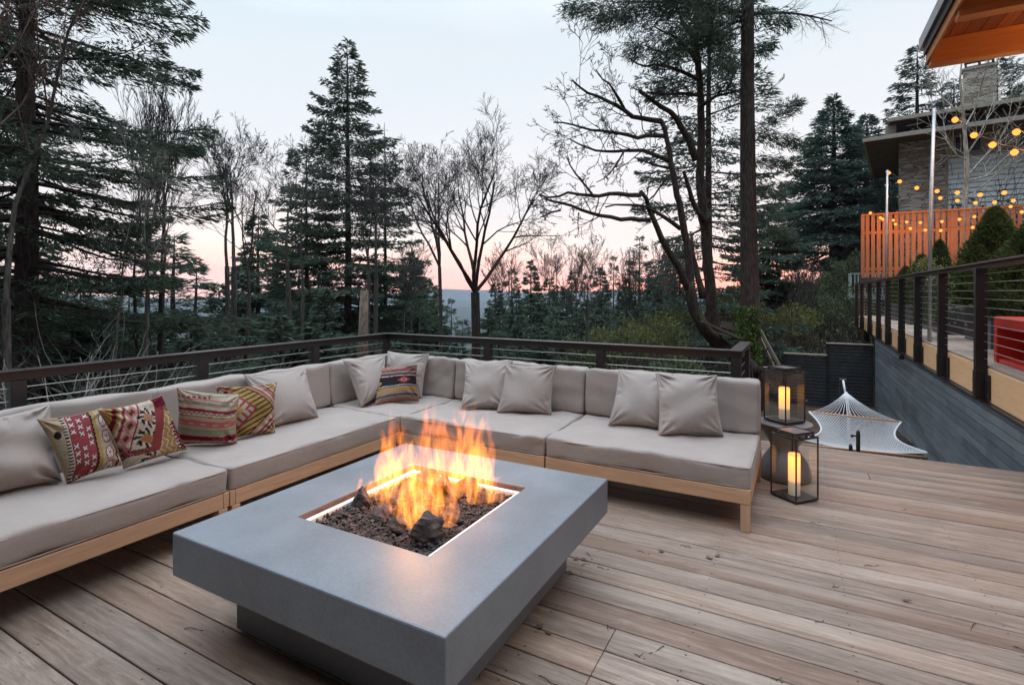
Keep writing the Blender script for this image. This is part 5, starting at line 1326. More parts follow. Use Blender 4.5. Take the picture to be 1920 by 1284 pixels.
def make_fir(name, label, x, y, mats=('bark', 'fir'), group=None, cat='tree', rz=0, zoff=-.3, zbase=None, **kw):
    zb = (float(ground_z(x, y)) if zbase is None else zbase) + zoff
    T_, B_, N_ = conifer(**kw); t = thing(name, label, cat, (x, y, zb), rz, group); lp = None
    for nm, (V, F), m, sm in (('trunk', T_, mats[0], True), ('branches', B_, mats[0], False), ('crown', N_, mats[1], False)):
        me = meshdata(nm, V, F, M[m], sm); o = bpy.data.objects.new(nm, me); COL.objects.link(o); o.parent = t
    return t
def place_copy(src, x, y, sc, rz, label, zoff=-.3, scz=None, zbase=None):
    c = copy_tree(src); c.location = (x, y, (float(ground_z(x, y)) if zbase is None else zbase) + zoff); c.rotation_euler = (0, 0, rz); c.scale = (sc, sc, scz or sc); c['label'] = label; return c
def ht(px, py, D, x, y, zoff=-.3): return at(px, py, D)[2] - float(ground_z(x, y)) - zoff

# T1 the big fir at the left edge
p = at(48, 640, 11.5)
make_fir('fir_tree', 'huge dark fir with wide boughs filling the left edge of the picture', p[0], p[1], H=21, Rb=3.9, r0=.28, seed=21, n_whorl=52, per=8, nl=850, ln=.20, wd=.034, base=.08, droop=.34, profile=.42, gaps=.27, jag=.55, lift=.1, side=.26, mats=('bark', 'fir'))
p = at(-150, 600, 15)
make_fir('fir_tree', 'dark fir mostly outside the left edge, behind the huge one', p[0], p[1], H=22, Rb=4.6, r0=.34, seed=22, n_whorl=42, per=6, nl=360, ln=.32, wd=.06, base=.05, droop=.34, profile=.5, gaps=.08, jag=.4, lift=.1)
# T4 central fir
p = at(650, 600, 30); h = ht(658, 76, 30, p[0], p[1])
T4 = make_fir('fir_tree', 'tall pointed fir left of centre, the highest tree against the sky there', p[0], p[1], H=h, Rb=6.3, r0=.30, seed=31, n_whorl=64, per=7, nl=540, ln=.30, wd=.080, base=.08, droop=.16, profile=.86, gaps=.24, jag=.55, lift=.35, side=.30)
p = at(575, 600, 32); h = ht(585, 265, 32, p[0], p[1])
make_fir('fir_tree', 'shorter ragged fir close to the left of the tall pointed one', p[0], p[1], H=h, Rb=4.8, r0=.20, seed=32, n_whorl=44, per=5, nl=320, ln=.32, wd=.08, base=.06, droop=.22, profile=.65, gaps=.2, jag=.55, lift=.3)
p = at(722, 600, 33); h = ht(722, 230, 33, p[0], p[1])
make_fir('fir_tree', 'thin fir just right of the tall pointed one, its top lost in bare branches', p[0], p[1], H=h, Rb=4.2, r0=.18, seed=33, n_whorl=50, per=4, nl=260, ln=.32, wd=.08, base=.06, droop=.22, profile=.7, gaps=.3, jag=.6, lift=.3)
# T13 fir right of the big trunk
p = at(1565, 540, 36)
T13 = make_fir('fir_tree', 'full dark fir with a pointed top between the big trunk and the neighbour house', p[0], p[1], H=ht(1566, 178, 36, p[0], p[1]), Rb=5.0, r0=.36, seed=41, n_whorl=56, per=7, nl=300, ln=.36, wd=.075, base=.24, droop=.20, profile=1.0, gaps=.12, jag=.4, lift=.35, mats=('bark', 'fir_blue'))
p = at(1625, 560, 38); make_fir('fir_tree', 'second dark fir rising behind the left end of the house roof', p[0], p[1], H=ht(1618, 215, 38, p[0], p[1]), Rb=3.6, r0=.3, seed=42, n_whorl=50, per=7, nl=230, ln=.36, wd=.075, base=.06, droop=.20, profile=.85, gaps=.12, jag=.4, lift=.35, mats=('bark', 'fir_blue'))
for (px, top, D, rb, lb, sd) in ((1722, 88, 40, 3.3, 'fir tree standing behind the house roof just left of the chimney', 43), (1868, 112, 42, 4.4, 'fir tree behind the chimney at the right edge', 44), (1790, 150, 44, 3.0, 'smaller fir behind the chimney, between two taller ones', 45), (1925, 150, 41, 3.6, 'fir cut by the right edge behind the house', 46)):
    p = at(px, 500, D); make_fir('fir_tree', lb, p[0], p[1], zbase=4.0, H=at(px, top, D)[2] - 3.7, Rb=rb, r0=.3, seed=sd, n_whorl=40, per=6, nl=150, ln=.40, wd=.09, base=.15, droop=.18, profile=.6, gaps=.25, jag=.5, lift=.45, mats=('bark', 'fir_blue'))
# T12 fir among the maple and the big trunk; feathery, pale blue green
p = at(1330, 600, 19)
make_fir('fir_tree', 'feathery blue-green fir behind the mossy maple and the big trunk', p[0], p[1], H=17.0, Rb=2.7, r0=.17, seed=51, n_whorl=56, per=5, nl=330, ln=.21, wd=.045, base=.05, droop=.22, profile=.28, gaps=.30, jag=.6, lift=.15, side=.34, mats=('bark', 'fir_blue'))
p = at(1440, 600, 26)
make_fir('fir_tree', 'dark fir showing in pieces just right of the big trunk', p[0], p[1], H=7.4, Rb=2.2, r0=.16, seed=52, n_whorl=46, per=5, nl=420, ln=.26, wd=.06, base=.05, droop=.25, profile=.35, gaps=.25, jag=.6, lift=.15)
# far small firs on the skyline in the middle
SK = make_fir('skyline_fir', 'small pointed fir on the skyline right of the spreading bare tree', *at(995, 560, 62)[:2], H=ht(995, 487, 62, *at(995, 560, 62)[:2]), Rb=3.6, r0=.3, seed=61, n_whorl=44, per=7, nl=260, ln=.42, wd=.13, base=.05, profile=.75, gaps=.1, jag=.4, mats=('bark', 'fir_far'), group='small firs on the skyline')
SK2 = make_fir('skyline_fir', 'tallest of the small skyline firs, open branched, left of the leaning maple trunk', *at(1200, 560, 70)[:2], H=ht(1200, 443, 70, *at(1200, 560, 70)[:2]), Rb=4.8, r0=.3, seed=62, n_whorl=34, per=5, nl=110, ln=.55, wd=.10, base=.05, profile=.9, gaps=.25, jag=.4, droop=.05, lift=.55, mats=('bark', 'fir_far'), group='small firs on the skyline')
H1 = SK.children[0].dimensions[2] if False else None
def sky_copy(src, srcH, px, top, D, rz, lb, w=1.0):
    p = at(px, 560, D); h = ht(px, top, D, p[0], p[1]); s = h / srcH
    place_copy(src, p[0], p[1], s * w, rz, lb, scz=s)
hS = ht(995, 487, 62, *at(995, 560, 62)[:2]); hS2 = ht(1200, 443, 70, *at(1200, 560, 70)[:2])
sky_copy(SK2, hS2, 1150, 480, 66, 1.1, 'narrow skyline fir just left of the tallest small one', .7)
sky_copy(SK, hS, 1073, 508, 60, 2.2, 'small dark skyline fir in the middle of the brush', .8)
sky_copy(SK, hS, 1128, 545, 34, 3.0, 'dark green fir below the skyline in the middle of the brush', .9)
sky_copy(SK, hS, 1000, 548, 36, .7, 'broad green fir under the pointed skyline one', 1.2)
sky_copy(SK, hS, 968, 540, 40, 4.0, 'bushy fir left of the pointed skyline one', 1.0)
sky_copy(SK, hS, 800, 520, 58, 5.0, 'green fir beside the foot of the spreading bare tree, on its left', 1.1)
sky_copy(SK2, hS2, 845, 560, 60, 2.0, 'small open fir just left of the spreading bare tree trunk', .8)
sky_copy(SK, hS, 1250, 470, 50, 1.5, 'dark fir rising behind the leaning maple trunks', 1.0)
sky_copy(SK, hS, 1275, 440, 42, 2.5, 'dense fir between the leaning maple trunks and the big trunk', .9)
sky_copy(SK, hS, 1500, 556, 46, .5, 'dark fir low between the big trunk and the full dark fir', 1.0)
sky_copy(SK, hS, 1462, 535, 40, 1.9, 'low dark fir right against the big trunk', 1.0)
mid = [(930, 530, 50), (960, 505, 60), (1030, 520, 56), (1050, 535, 40), (1100, 515, 60), (1125, 500, 64), (1175, 520, 56), (1225, 505, 58), (1182, 490, 70), (780, 510, 60), (820, 540, 50), (762, 545, 40), (790, 590, 30), (915, 575, 36), (938, 560, 46), (975, 590, 28), (1018, 560, 44), (1040, 575, 34), (1062, 540, 52), (1085, 585, 30), (1100, 560, 46), (1118, 590, 27), (1140, 565, 38), (1165, 545, 54), (1172, 585, 30), (1195, 560, 40), (1215, 590, 27), (1228, 545, 50), (1245, 570, 34), (1262, 585, 25), (870, 600, 34), (1515, 585, 34)]
ORD = ['1st', '2nd', '3rd'] + ['%dth' % k for k in range(4, 80)]
for k, (px, top, D) in enumerate(sorted(mid)):
    p = at(px, 600, D); h = ht(px, top, D, p[0], p[1]); src, hs = (SK, hS) if k % 4 else (SK2, hS2); sc_ = h / hs
    c = place_copy(src, p[0], p[1], max(.55, sc_ * (.9 + .5 * ((k * 7) % 5) / 5)), k * 1.3, '%s from the left of the middling firs standing in the brush beyond the far railing' % ORD[k], scz=sc_); c['group'] = 'middling firs beyond the far railing'; c.name = 'brush_fir'
# lower firs crowding the slope on the left
rngp = random.Random(9)
low = [(20, 500, 22), (90, 540, 26), (150, 520, 24), (215, 560, 30), (265, 590, 26), (330, 440, 44), (300, 585, 40), (385, 600, 28), (430, 590, 34), (485, 400, 40), (520, 440, 48), (500, 590, 26), (555, 560, 36), (610, 540, 24), (640, 600, 30), (700, 590, 34),
       (770, 470, 50), (540, 600, 22), (120, 600, 18), (455, 470, 46), (60, 600, 16), (690, 500, 44), (745, 620, 26), (180, 620, 19), (345, 640, 22), (860, 640, 30), (935, 620, 26), (1050, 600, 30), (1010, 610, 24), (1180, 600, 32)]
low += [(5, 470, 17), (70, 590, 14), (135, 600, 14), (190, 590, 15), (250, 600, 17), (300, 610, 18), (360, 590, 19), (410, 610, 17), (465, 600, 18), (525, 590, 17), (585, 610, 17), (650, 625, 18), (240, 530, 36), (100, 480, 34), (410, 530, 38), (600, 500, 42), (560, 480, 46), (275, 500, 40), (730, 640, 20), (820, 660, 20), (905, 650, 20), (970, 645, 20), (1130, 640, 22), (370, 500, 44)]
low = sorted(low)
ORD = ['1st', '2nd', '3rd'] + ['%dth' % k for k in range(4, 60)]
for k, (px, top, D) in enumerate(low):
    p = at(px, 600, D); h = ht(px, top, D, p[0], p[1]); src, hs = (SK, hS) if k % 3 else (SK2, hS2); s = h / hs
    c = place_copy(src, p[0], p[1], max(.6, s * rngp.uniform(1.0, 1.5)), rngp.uniform(0, 6.28), '%s from the left of the dark firs crowding the slope below the railing' % ORD[k], scz=s); c['group'] = 'dark firs on the slope below the railing'; c.name = 'slope_fir'

# bare broadleaf trees
def grow(segs, p, d, L, r, lvl, rng, up, wander, nch, ratio, ang=(.45, 1.0), n=6, rend=.35):
    st = L / n; pr = r
    for i in range(n):
        d = d + np.array([rng.gauss(0, wander), rng.gauss(0, wander), rng.gauss(0, wander) + up]); d = d / np.linalg.norm(d)
        q = p + d * st; r1 = r * (1 - (1 - rend) * (i + 1) / n); segs.append((p, q, pr, r1, lvl)); p = q; pr = r1
        if lvl > 0 and i >= (1 if lvl < 4 else 2):
            for _ in range(int(nch) + (rng.random() < nch % 1)):
                v = np.array([rng.gauss(0, 1) for _ in range(3)]); v -= d * (v @ d); v /= np.linalg.norm(v); a = rng.uniform(*ang)
                grow(segs, p, d * math.cos(a) + v * math.sin(a), L * ratio * rng.uniform(.6, 1.15) * (1 - .35 * i / n), pr * .62, lvl - 1, rng, up, wander * 1.15, nch, ratio, ang, max(3, n - 1), rend)
def bare_tree(name, label, base, limbs_fn, mats=('bark_grey', 'twig'), cat='tree', group=None, k0=8):
    segs = []; limbs_fn(segs); rm = .00026 * math.hypot(base[0], base[1]); segs = [(a, b, max(c, rm), max(d, rm), e) for a, b, c, d, e in segs]; t = thing(name, label, cat, base, 0, group)
    top = max(s[4] for s in segs)
    for nm, sel, m, k in (('trunk', [s for s in segs if s[4] >= top - 0], mats[0], k0), ('branches', [s for s in segs if s[4] < top], mats[1], 4)):
        if not sel: continue
        big = [s for s in sel if s[2] > .02]; sm = [s for s in sel if s[2] <= .02]
        Vs = []; Fs = []; off = 0
        for grp, kk in ((big, k), (sm, 3)):
            if not grp: continue
            V, F = segs_mesh([s[0] for s in grp], [s[1] for s in grp], [s[2] for s in grp], [s[3] for s in grp], kk); Vs.append(V); Fs.append(F + off); off += len(V)
        obj(nm, np.concatenate(Vs), np.concatenate(Fs), M[m], t, smooth=True)
    return t
def simple_tree(name, label, px, base_y, D, height, r, seed, spread=.5, lvl=4, nch=1.35, ratio=.62, up=.05, wander=.09, stems=1, mats=('bark_grey', 'twig'), lean=0.0, ang=(.35, .8), fork=3, group=None):
    p = at(px, base_y, D); b = np.array([p[0], p[1], float(ground_z(p[0], p[1])) - .2]); rng = random.Random(seed)
    top_z = p[2] + height     # base_y is the height of the fork: clear trunk below it
    def fn(segs):
        for s in range(stems):
            o = np.array([rng.gauss(0, .25), rng.gauss(0, .25), 0]) if stems > 1 else np.zeros(3)
            rr = r * (rng.uniform(.6, 1) if stems > 1 else 1)
            q = np.array([p[0], p[1], p[2]]) + o * 1.5; prev = b + o; pr = rr * 1.25
            for i in range(1, 6):
                cur = b + o + (q - b - o) * i / 5 + np.array([rng.gauss(0, .03), rng.gauss(0, .03), 0]); segs.append((prev, cur, pr, rr * (1.25 - .05 * i), lvl)); prev = cur; pr = rr * (1.25 - .05 * i)
            nf = fork if stems == 1 else 1; thick = .46 if fork > 3 else .72
            for f in range(nf + (stems == 1)):
                a = rng.uniform(0, 6.28); sp = spread * rng.uniform(.5, 1.2) if f else spread * .2
                if fork > 3: a = 6.28 * f / (nf + 1) + rng.uniform(-.35, .35)
                d = np.array([math.cos(a) * sp + lean, math.sin(a) * sp, 1.0]); d /= np.linalg.norm(d)
                grow(segs, prev, d, height * rng.uniform(.75, .95), pr * thick, lvl, rng, up, wander, nch, ratio, ang, 7)
    return bare_tree(name, label, tuple(b), fn, mats, group=group)
# spreading bare tree in the middle
simple_tree('bare_tree', 'spreading bare tree with a forked trunk in the middle of the view', 892, 548, 18, 4.7, .15, 74, spread=.68, lvl=4, nch=1.4, ratio=.58, up=.035, wander=.10, fork=5, ang=(.35, .85), mats=('bark_moss', 'twig_dark'))
simple_tree('bare_tree', 'thin tall bare tree close to the left of the spreading one', 828, 500, 21, 4.4, .07, 72, spread=.32, lvl=4, nch=1.2, ratio=.55, up=.07, mats=('bark_grey', 'twig_dark'))
simple_tree('bare_tree', 'bare tree with crooked fine twigs between the huge fir and the tall pointed fir', 418, 500, 18, 4.1, .11, 73, spread=.40, lvl=4, nch=1.45, ratio=.58, up=.05, wander=.12, stems=2, mats=('bark_grey', 'twig_dark'))
simple_tree('bare_tree', 'slender many-stemmed bare tree at the right tips of the huge fir boughs', 292, 520, 15, 4.9, .06, 74, spread=.22, lvl=3, nch=1.6, ratio=.55, up=.10, wander=.05, stems=5, ang=(.2, .5), mats=('bark_grey', 'twig_dark'))
simple_tree('bare_tree', 'leafless tree in front of the tall pointed fir, its stems crossing the green boughs', 700, 520, 24, 5.4, .09, 75, spread=.30, lvl=4, nch=1.3, ratio=.55, up=.06, stems=3, mats=('bark_grey', 'twig'))
simple_tree('bare_tree', 'leafless tree in front of the ragged fir left of the tall pointed one', 560, 530, 22, 5.0, .10, 76, spread=.35, lvl=4, nch=1.3, ratio=.58, up=.05, stems=2, mats=('bark_grey', 'twig'))
simple_tree('bare_tree', 'thin grey bare tree between the crooked one and the ragged fir', 478, 560, 20, 5.0, .08, 77, spread=.3, lvl=4, nch=1.2, ratio=.58, up=.05, stems=2, mats=('bark_grey', 'twig'))
simple_tree('bare_tree', 'reddish twiggy bare tree in front of the huge fir at the top left', -10, 560, 8.5, 6.2, .09, 78, spread=.45, lvl=4, nch=1.4, ratio=.55, up=.045, stems=3, mats=('bark_grey', 'twig_red'))
simple_tree('bare_tree', 'bare tree in front of the lower boughs of the huge fir', 175, 640, 10, 3.3, .05, 79, spread=.6, lvl=4, nch=1.3, ratio=.6, up=.02, stems=2, mats=('bark_grey', 'twig_pale'))
for k, (px, by, D, hh, lb) in enumerate(((940, 590, 34, 3.4, 'low bare tree right of the spreading tree trunk'), (1040, 580, 40, 4.2, 'bare twiggy tree behind the small skyline firs'), (1105, 580, 44, 4.6, 'thin upright bare tree left of the tallest skyline fir'), (1240, 590, 30, 3.4, 'bare brushy tree below the leaning maple trunks'),
                                             (1180, 620, 22, 2.6, 'grey bare tree low in the brush behind the far railing'), (1090, 620, 24, 2.6, 'small bare tree behind the middle of the far railing'), (1530, 600, 22, 1.6, 'bare brushy tree above the dark stepped fence'), (1480, 600, 24, 2.0, 'bare tree low between the big trunk and the dark fence'), (770, 590, 26, 3.0, 'small bare tree right of the tall pointed fir'))):
    simple_tree('bare_tree', lb, px, by, D, hh, .05, 90 + k, spread=.45, lvl=3, nch=1.35, ratio=.6, up=.09, stems=3, mats=('bark_grey', 'twig_red' if k in (1, 2, 3) else 'twig'))
# broken pale trunk
p = at(682, 545, 17); g0 = float(ground_z(p[0], p[1])); mb = MB(); mb.tube([(p[0] - .15, p[1], g0 - .3), (p[0] - .05, p[1], -.5), (p[0] + .03, p[1], p[2])], [.22, .17, .13], 10); mb.tube([(p[0] + .03, p[1], p[2] - .02), (p[0] + .1, p[1], p[2] + .25)], [.05, .01], 5)
o = mb.obj('broken_trunk', barkmat('snag_bark', (.16, .12, .09)), smooth=True); rebase(o, (p[0], p[1], g0)); tag(o, 'broken pale trunk without a crown below the tall pointed fir', 'trunk')

# T11 the big straight trunk
def big_trunk():
    p = at(1409, 690, 13.6); b = np.array([p[0], p[1], float(ground_z(p[0], p[1])) - .3]); t = thing('fir_tree', 'massive straight fir trunk with ivy at its foot, right of the maple', 'tree', b)
    A = [(1411, 900, 46), (1409, 690, 40), (1407, 600, 34), (1404, 450, 30), (1402, 300, 27), (1401, 150, 24), (1402, 0, 22), (1404, -400, 22), (1404, -900, 14)]
    mb = MB(); mb.tube([at(x, y, 13.6) for x, y, w in A], [w / 2 * 13.6 / FPX for x, y, w in A], 18); mb.obj('trunk', M['bark'], t, smooth=True)
    rng = random.Random(5); segs = []
    for (x0, y0, x1, y1, r) in ((1404, 28, 1560, 40, .05), (1402, 35, 1318, 85, .05), (1402, 40, 1250, -10, .045), (1402, 25, 1150, 5, .05), (1405, 230, 1440, 250, .02), (1405, 330, 1470, 345, .02), (1400, 420, 1440, 400, .02)):
        a = at(x0, y0, 13.6); q = at(x1, y1, 13.6); pts = [a + (q - a) * s + np.array([0, 0, .12 * math.sin(math.pi * s)]) for s in np.linspace(0, 1, 8)]
        for i in range(7):
            segs.append((pts[i], pts[i + 1], r * (1 - .1 * i), r * (1 - .1 * (i + 1)), 3)); d = pts[i + 1] - pts[i]; d /= np.linalg.norm(d)
            if i > 1 and x1 > 1500:
                for s_ in range(3): grow(segs, pts[i], d + np.array([rng.gauss(0, .4), rng.gauss(0, .4), rng.gauss(0, .5)]), .7, .010, 2, rng, .0, .14, 1.2, .55)
    V, F = segs_mesh([s[0] for s in segs], [s[1] for s in segs], [s[2] for s in segs], [s[3] for s in segs], 5); obj('branches', V, F, M['bark'], t)
    # foliage high up: sprays hanging from the upper boughs
    rg = np.random.default_rng(6); P_ = []; D_ = []
    for (x0, y0, x1, y1, n_, w) in ((1400, 20, 1060, 18, 1300, .20), (1400, -40, 1120, 45, 1100, .22), (1380, 60, 1230, 110, 700, .22), (1400, -60, 1200, -20, 1100, .30), (1350, 20, 1180, 100, 600, .22), (1415, 15, 1480, 45, 260, .12), (1400, 0, 1300, 60, 700, .30),
                                    (1330, 40, 1370, 130, 500, .2), (1415, 245, 1498, 190, 260, .12), (1415, 250, 1500, 270, 260, .10), (1415, 300, 1480, 310, 240, .1), (1415, 345, 1470, 370, 200, .1), (1415, 100, 1450, 85, 160, .1), (1415, 420, 1480, 440, 220, .1)):
        a = at(x0, y0, 13.6); q = at(x1, y1, 13.0); s = rg.uniform(0, 1, n_) ** .8; lat = rg.normal(0, 1, (n_, 3)) * w * np.array([.6, 1.2, .55])
        c = a + (q - a) * s[:, None] + lat * (.6 + .8 * np.sin(np.pi * s))[:, None]; P_.append(c); D_.append(np.tile((q - a) / np.linalg.norm(q - a), (n_, 1)) * .8 + lat * 1.2 + rg.normal(size=(n_, 3)) * .35 + np.array([0, 0, -.3]))
    P_ = np.concatenate(P_); D_ = np.concatenate(D_); P_ = np.repeat(P_, 3, 0) + rg.normal(0, .05, (len(P_) * 3, 3)); D_ = np.repeat(D_, 3, 0) + rg.normal(0, .35, (len(P_), 3))
    V, F = leaves_mesh(P_, D_, rg.uniform(.10, .22, len(P_)), .020, rg, .1); obj('crown', V, F, M['fir'], t)
    n_ = 1500; a = rg.uniform(0, 6.28, n_); zz = rg.uniform(0, 1, n_) ** 1.3; px = 1400 + rg.normal(0, 10, n_) - 8; py = 700 - zz * 125
    P_ = np.array([at(x_ if rg.random() < .8 else 1418 + rg.normal(0, 5), y_, 13.6 - .30) for x_, y_ in zip(px, py)])
    V, F = leaves_mesh(P_, rg.normal(size=(n_, 3)), rg.uniform(.05, .09, n_), .055, rg, .2); obj('ivy', V, F, M['ivy'], t)
big_trunk()
# T9/T10 mossy maple with leaning trunks and long bare limbs
def maple():
    b = at(1400, 668, 13.2); base = (b[0], b[1], float(ground_z(b[0], b[1])))
    t_segs = []; limbs = []; rng = random.Random(12)
    def limb(pts, D0, D1, w0, w1, tw=2, dens=1.6, tl=.75, lvl=9, start=0.0, up=.02):
        P3 = [at(x, y, D0 + (D1 - D0) * i / (len(pts) - 1)) for i, (x, y) in enumerate(pts)]; P3 = np.array(P3)
        # resample
        seg = np.linalg.norm(np.diff(P3, axis=0), axis=1); cum = np.concatenate([[0], np.cumsum(seg)]); m_ = max(6, int(cum[-1] / .22)); ts = np.linspace(0, cum[-1], m_)
        Q = np.stack([np.interp(ts, cum, P3[:, k]) for k in range(3)], 1); Q += np.array([[rng.gauss(0, .012) for _ in range(3)] for _ in range(m_)])
        rr = np.linspace(w0, w1, m_) / 2 * D0 / FPX
        limbs.append((Q, rr))
        for i in range(m_ - 1):
            d = Q[i + 1] - Q[i]; d /= np.linalg.norm(d); f = i / m_
            if tw and f >= start:
                for _ in range(int(dens) + (rng.random() < dens % 1)):
                    v = np.array([rng.gauss(0, 1) for _ in range(3)]) + np.array([0, 0, .35]); v -= d * (v @ d); v /= np.linalg.norm(v); a = rng.uniform(.5, 1.2)
                    grow(t_segs, Q[i], d * math.cos(a) + v * math.sin(a), tl * rng.uniform(.35, 1.1), max(.006, min(rr[i] * .4, .018)), tw, rng, up, .12, 1.5, .62, n=4, rend=.5)
    # leaning trunk
    limb([(1420, 700), (1390, 672), (1350, 650), (1318, 615), (1298, 575), (1292, 530)], 13.2, 13.2, 27, 20, 0)
    limb([(1292, 545), (1275, 505), (1252, 470), (1236, 440), (1222, 405), (1212, 375), (1200, 358)], 13.2, 12.6, 15, 7, 2, .4, .5, start=.3)
    limb([(1296, 560), (1292, 500), (1286, 450), (1278, 400), (1262, 330), (1256, 290), (1247, 240), (1239, 228)], 13.2, 13.3, 16, 8, 2, .3, .5, start=.3)
    limb([(1318, 560), (1310, 520), (1300, 470), (1297, 440)], 13.3, 13.6, 14, 5, 1, .6)
    # second, upright trunk
    limb([(1345, 640), (1338, 600), (1331, 540), (1326, 470), (1318, 400), (1312, 330), (1315, 240), (1312, 150), (1304, 80), (1308, 0), (1316, -90)], 14.2, 14.2, 22, 7, 2, .35, .6, start=.25)
    limb([(1326, 420), (1300, 385), (1288, 345), (1282, 320)], 14.0, 13.6, 11, 6, 2, .8, .5)
    limb([(1306, 300), (1290, 262), (1272, 228), (1262, 215), (1240, 200), (1218, 185), (1200, 172)], 14.0, 13.4, 14, 6, 3, .8, .9, start=.35)
    # long limbs to the left
    limb([(1239, 228), (1215, 225), (1190, 220), (1172, 208), (1150, 195), (1120, 180), (1095, 172), (1072, 150)], 13.3, 12.6, 11, 3, 3, 1.0, .95, start=.12)
    limb([(1172, 208), (1160, 190), (1150, 165), (1130, 150), (1118, 130)], 13.0, 12.6, 6, 2, 3, .9, .8, start=.15)
    limb([(1245, 256), (1222, 252), (1195, 258), (1165, 250), (1130, 245), (1100, 243), (1070, 235), (1038, 228)], 13.3, 12.8, 9, 2.5, 3, 1.0, .85, start=.15)
    limb([(1254, 303), (1225, 288), (1190, 282), (1150, 284), (1110, 283), (1085, 270), (1068, 262)], 13.3, 12.8, 9, 2.5, 3, .95, .85, start=.2)
    limb([(1170, 283), (1160, 300), (1140, 330), (1118, 344)], 13.0, 12.7, 4, 1.5, 2, .8, .5)
    limb([(1200, 366), (1160, 364), (1120, 368), (1090, 366), (1062, 362), (1035, 372), (1008, 366)], 12.6, 12.0, 9, 3, 3, .85, .85, start=.25)
    limb([(1112, 367), (1090, 340), (1070, 315), (1062, 295)], 12.3, 12.0, 5, 2, 3, 1.0, .7, start=.1)
    limb([(1218, 412), (1175, 411), (1125, 406), (1095, 395), (1070, 385), (1045, 378), (1020, 372)], 12.6, 11.9, 9, 4, 3, .8, .85, start=.35)
    limb([(1276, 428), (1250, 410), (1222, 392), (1195, 384), (1165, 382), (1135, 388)], 13.0, 12.4, 9, 2.5, 2, .9, .7, start=.1)
    limb([(1050, 393), (1030, 400), (1012, 408)], 12.0, 11.8, 4, 2, 3, 1.0, .6)
    limb([(1085, 400), (1084, 425), (1082, 445)], 12.0, 12.0, 2.5, 1, 1, .6, .3)
    limb([(1258, 315), (1235, 312), (1215, 305), (1190, 295)], 13.4, 13.6, 6, 2, 3, 1.2, .8, start=.1)
    limb([(1254, 330), (1240, 345), (1225, 370), (1205, 385)], 13.2, 13.0, 5, 2, 2, 1.2, .5)
    # upper crown between the two trunks
    for pts in ([(1310, 180), (1280, 175), (1240, 178), (1215, 175)], [(1308, 120), (1285, 85), (1255, 65), (1225, 50)], [(1312, 95), (1290, 60), (1275, 30), (1260, -10)], [(1306, 60), (1325, 30), (1345, 5), (1355, -30)], [(1308, 150), (1270, 130), (1235, 120), (1205, 125), (1180, 110)],
                [(1312, 200), (1345, 180), (1375, 175), (1395, 165)], [(1315, 90), (1345, 75), (1370, 60), (1400, 48)], [(1300, 95), (1270, 90), (1240, 100), (1210, 85)]):
        limb(pts, 14.1, 13.7, 8, 2.5, 3, 1.1, .95, start=.1)
    segs = t_segs; t = thing('maple_tree', 'mossy bare maple with leaning trunks and long limbs reaching left over the far railing', 'tree', base)
    tw = [(a, b, max(c, .0065), max(d, .0055), e) for a, b, c, d, e in segs]
    for Q, rr in limbs:
        mb = MB(); mb.tube(Q, rr, 14 if rr[0] > .1 else 8); mb.obj('trunk' if rr[0] > .16 else 'limb', M['bark_moss'], t, smooth=True)
    for nm, sel, m, k in (('twigs', tw, 'twig_dark', 3),):
        V, F = segs_mesh([s[0] for s in sel], [s[1] for s in sel], [s[2] for s in sel], [s[3] for s in sel], k); obj(nm, V, F, M[m], t, smooth=True)
maple()
# birch in front of the neighbour house
def birch():
    D = 19; rng = random.Random(8); b = at(1800, 520, D); base = (b[0], b[1], float(ground_z(b[0], b[1])) - .2)
    def fn(segs):
        pts = [(1806, 560), (1808, 400), (1813, 330), (1812, 290), (1806, 215), (1800, 150), (1803, 118)]
        Q = [at(x, y, D) for x, y in pts]; Q[0][2] = base[2]; w = [.10, .085, .08, .07, .05, .035, .02]
        for i in range(len(Q) - 1): segs.append((Q[i], Q[i + 1], w[i], w[i + 1], 3))
        for (x0, y0, lst) in ((1813, 300, [(1795, 292), (1775, 262), (1768, 225), (1770, 200)]), (1813, 290, [(1832, 262), (1850, 225), (1862, 190)]), (1814, 330, [(1840, 300), (1870, 270), (1890, 235), (1895, 200)]), (1812, 340, [(1850, 330), (1880, 300), (1925, 262)]), (1808, 240, [(1828, 205), (1838, 170), (1842, 150)]), (1808, 375, [(1830, 360), (1870, 325), (1900, 300)]), (1806, 215, [(1785, 200), (1770, 185)])):
            prev = at(x0, y0, D); r = .035
            for q in lst:
                c = at(q[0], q[1], D + rng.uniform(-.4, .4)); segs.append((prev, c, r, r * .7, 2)); d = c - prev; d /= np.linalg.norm(d)
                for _ in range(3): grow(segs, c, d + np.array([rng.gauss(0, .5), rng.gauss(0, .5), rng.gauss(.1, .4)]), 1.3, .012, 1, rng, .06, .1, 1.2, .6, n=5)
                prev = c; r *= .7
    bare_tree('birch_tree', 'slender pale bare birch in front of the neighbour house', base, fn, ('bark_pale', 'bark_pale'))
birch()
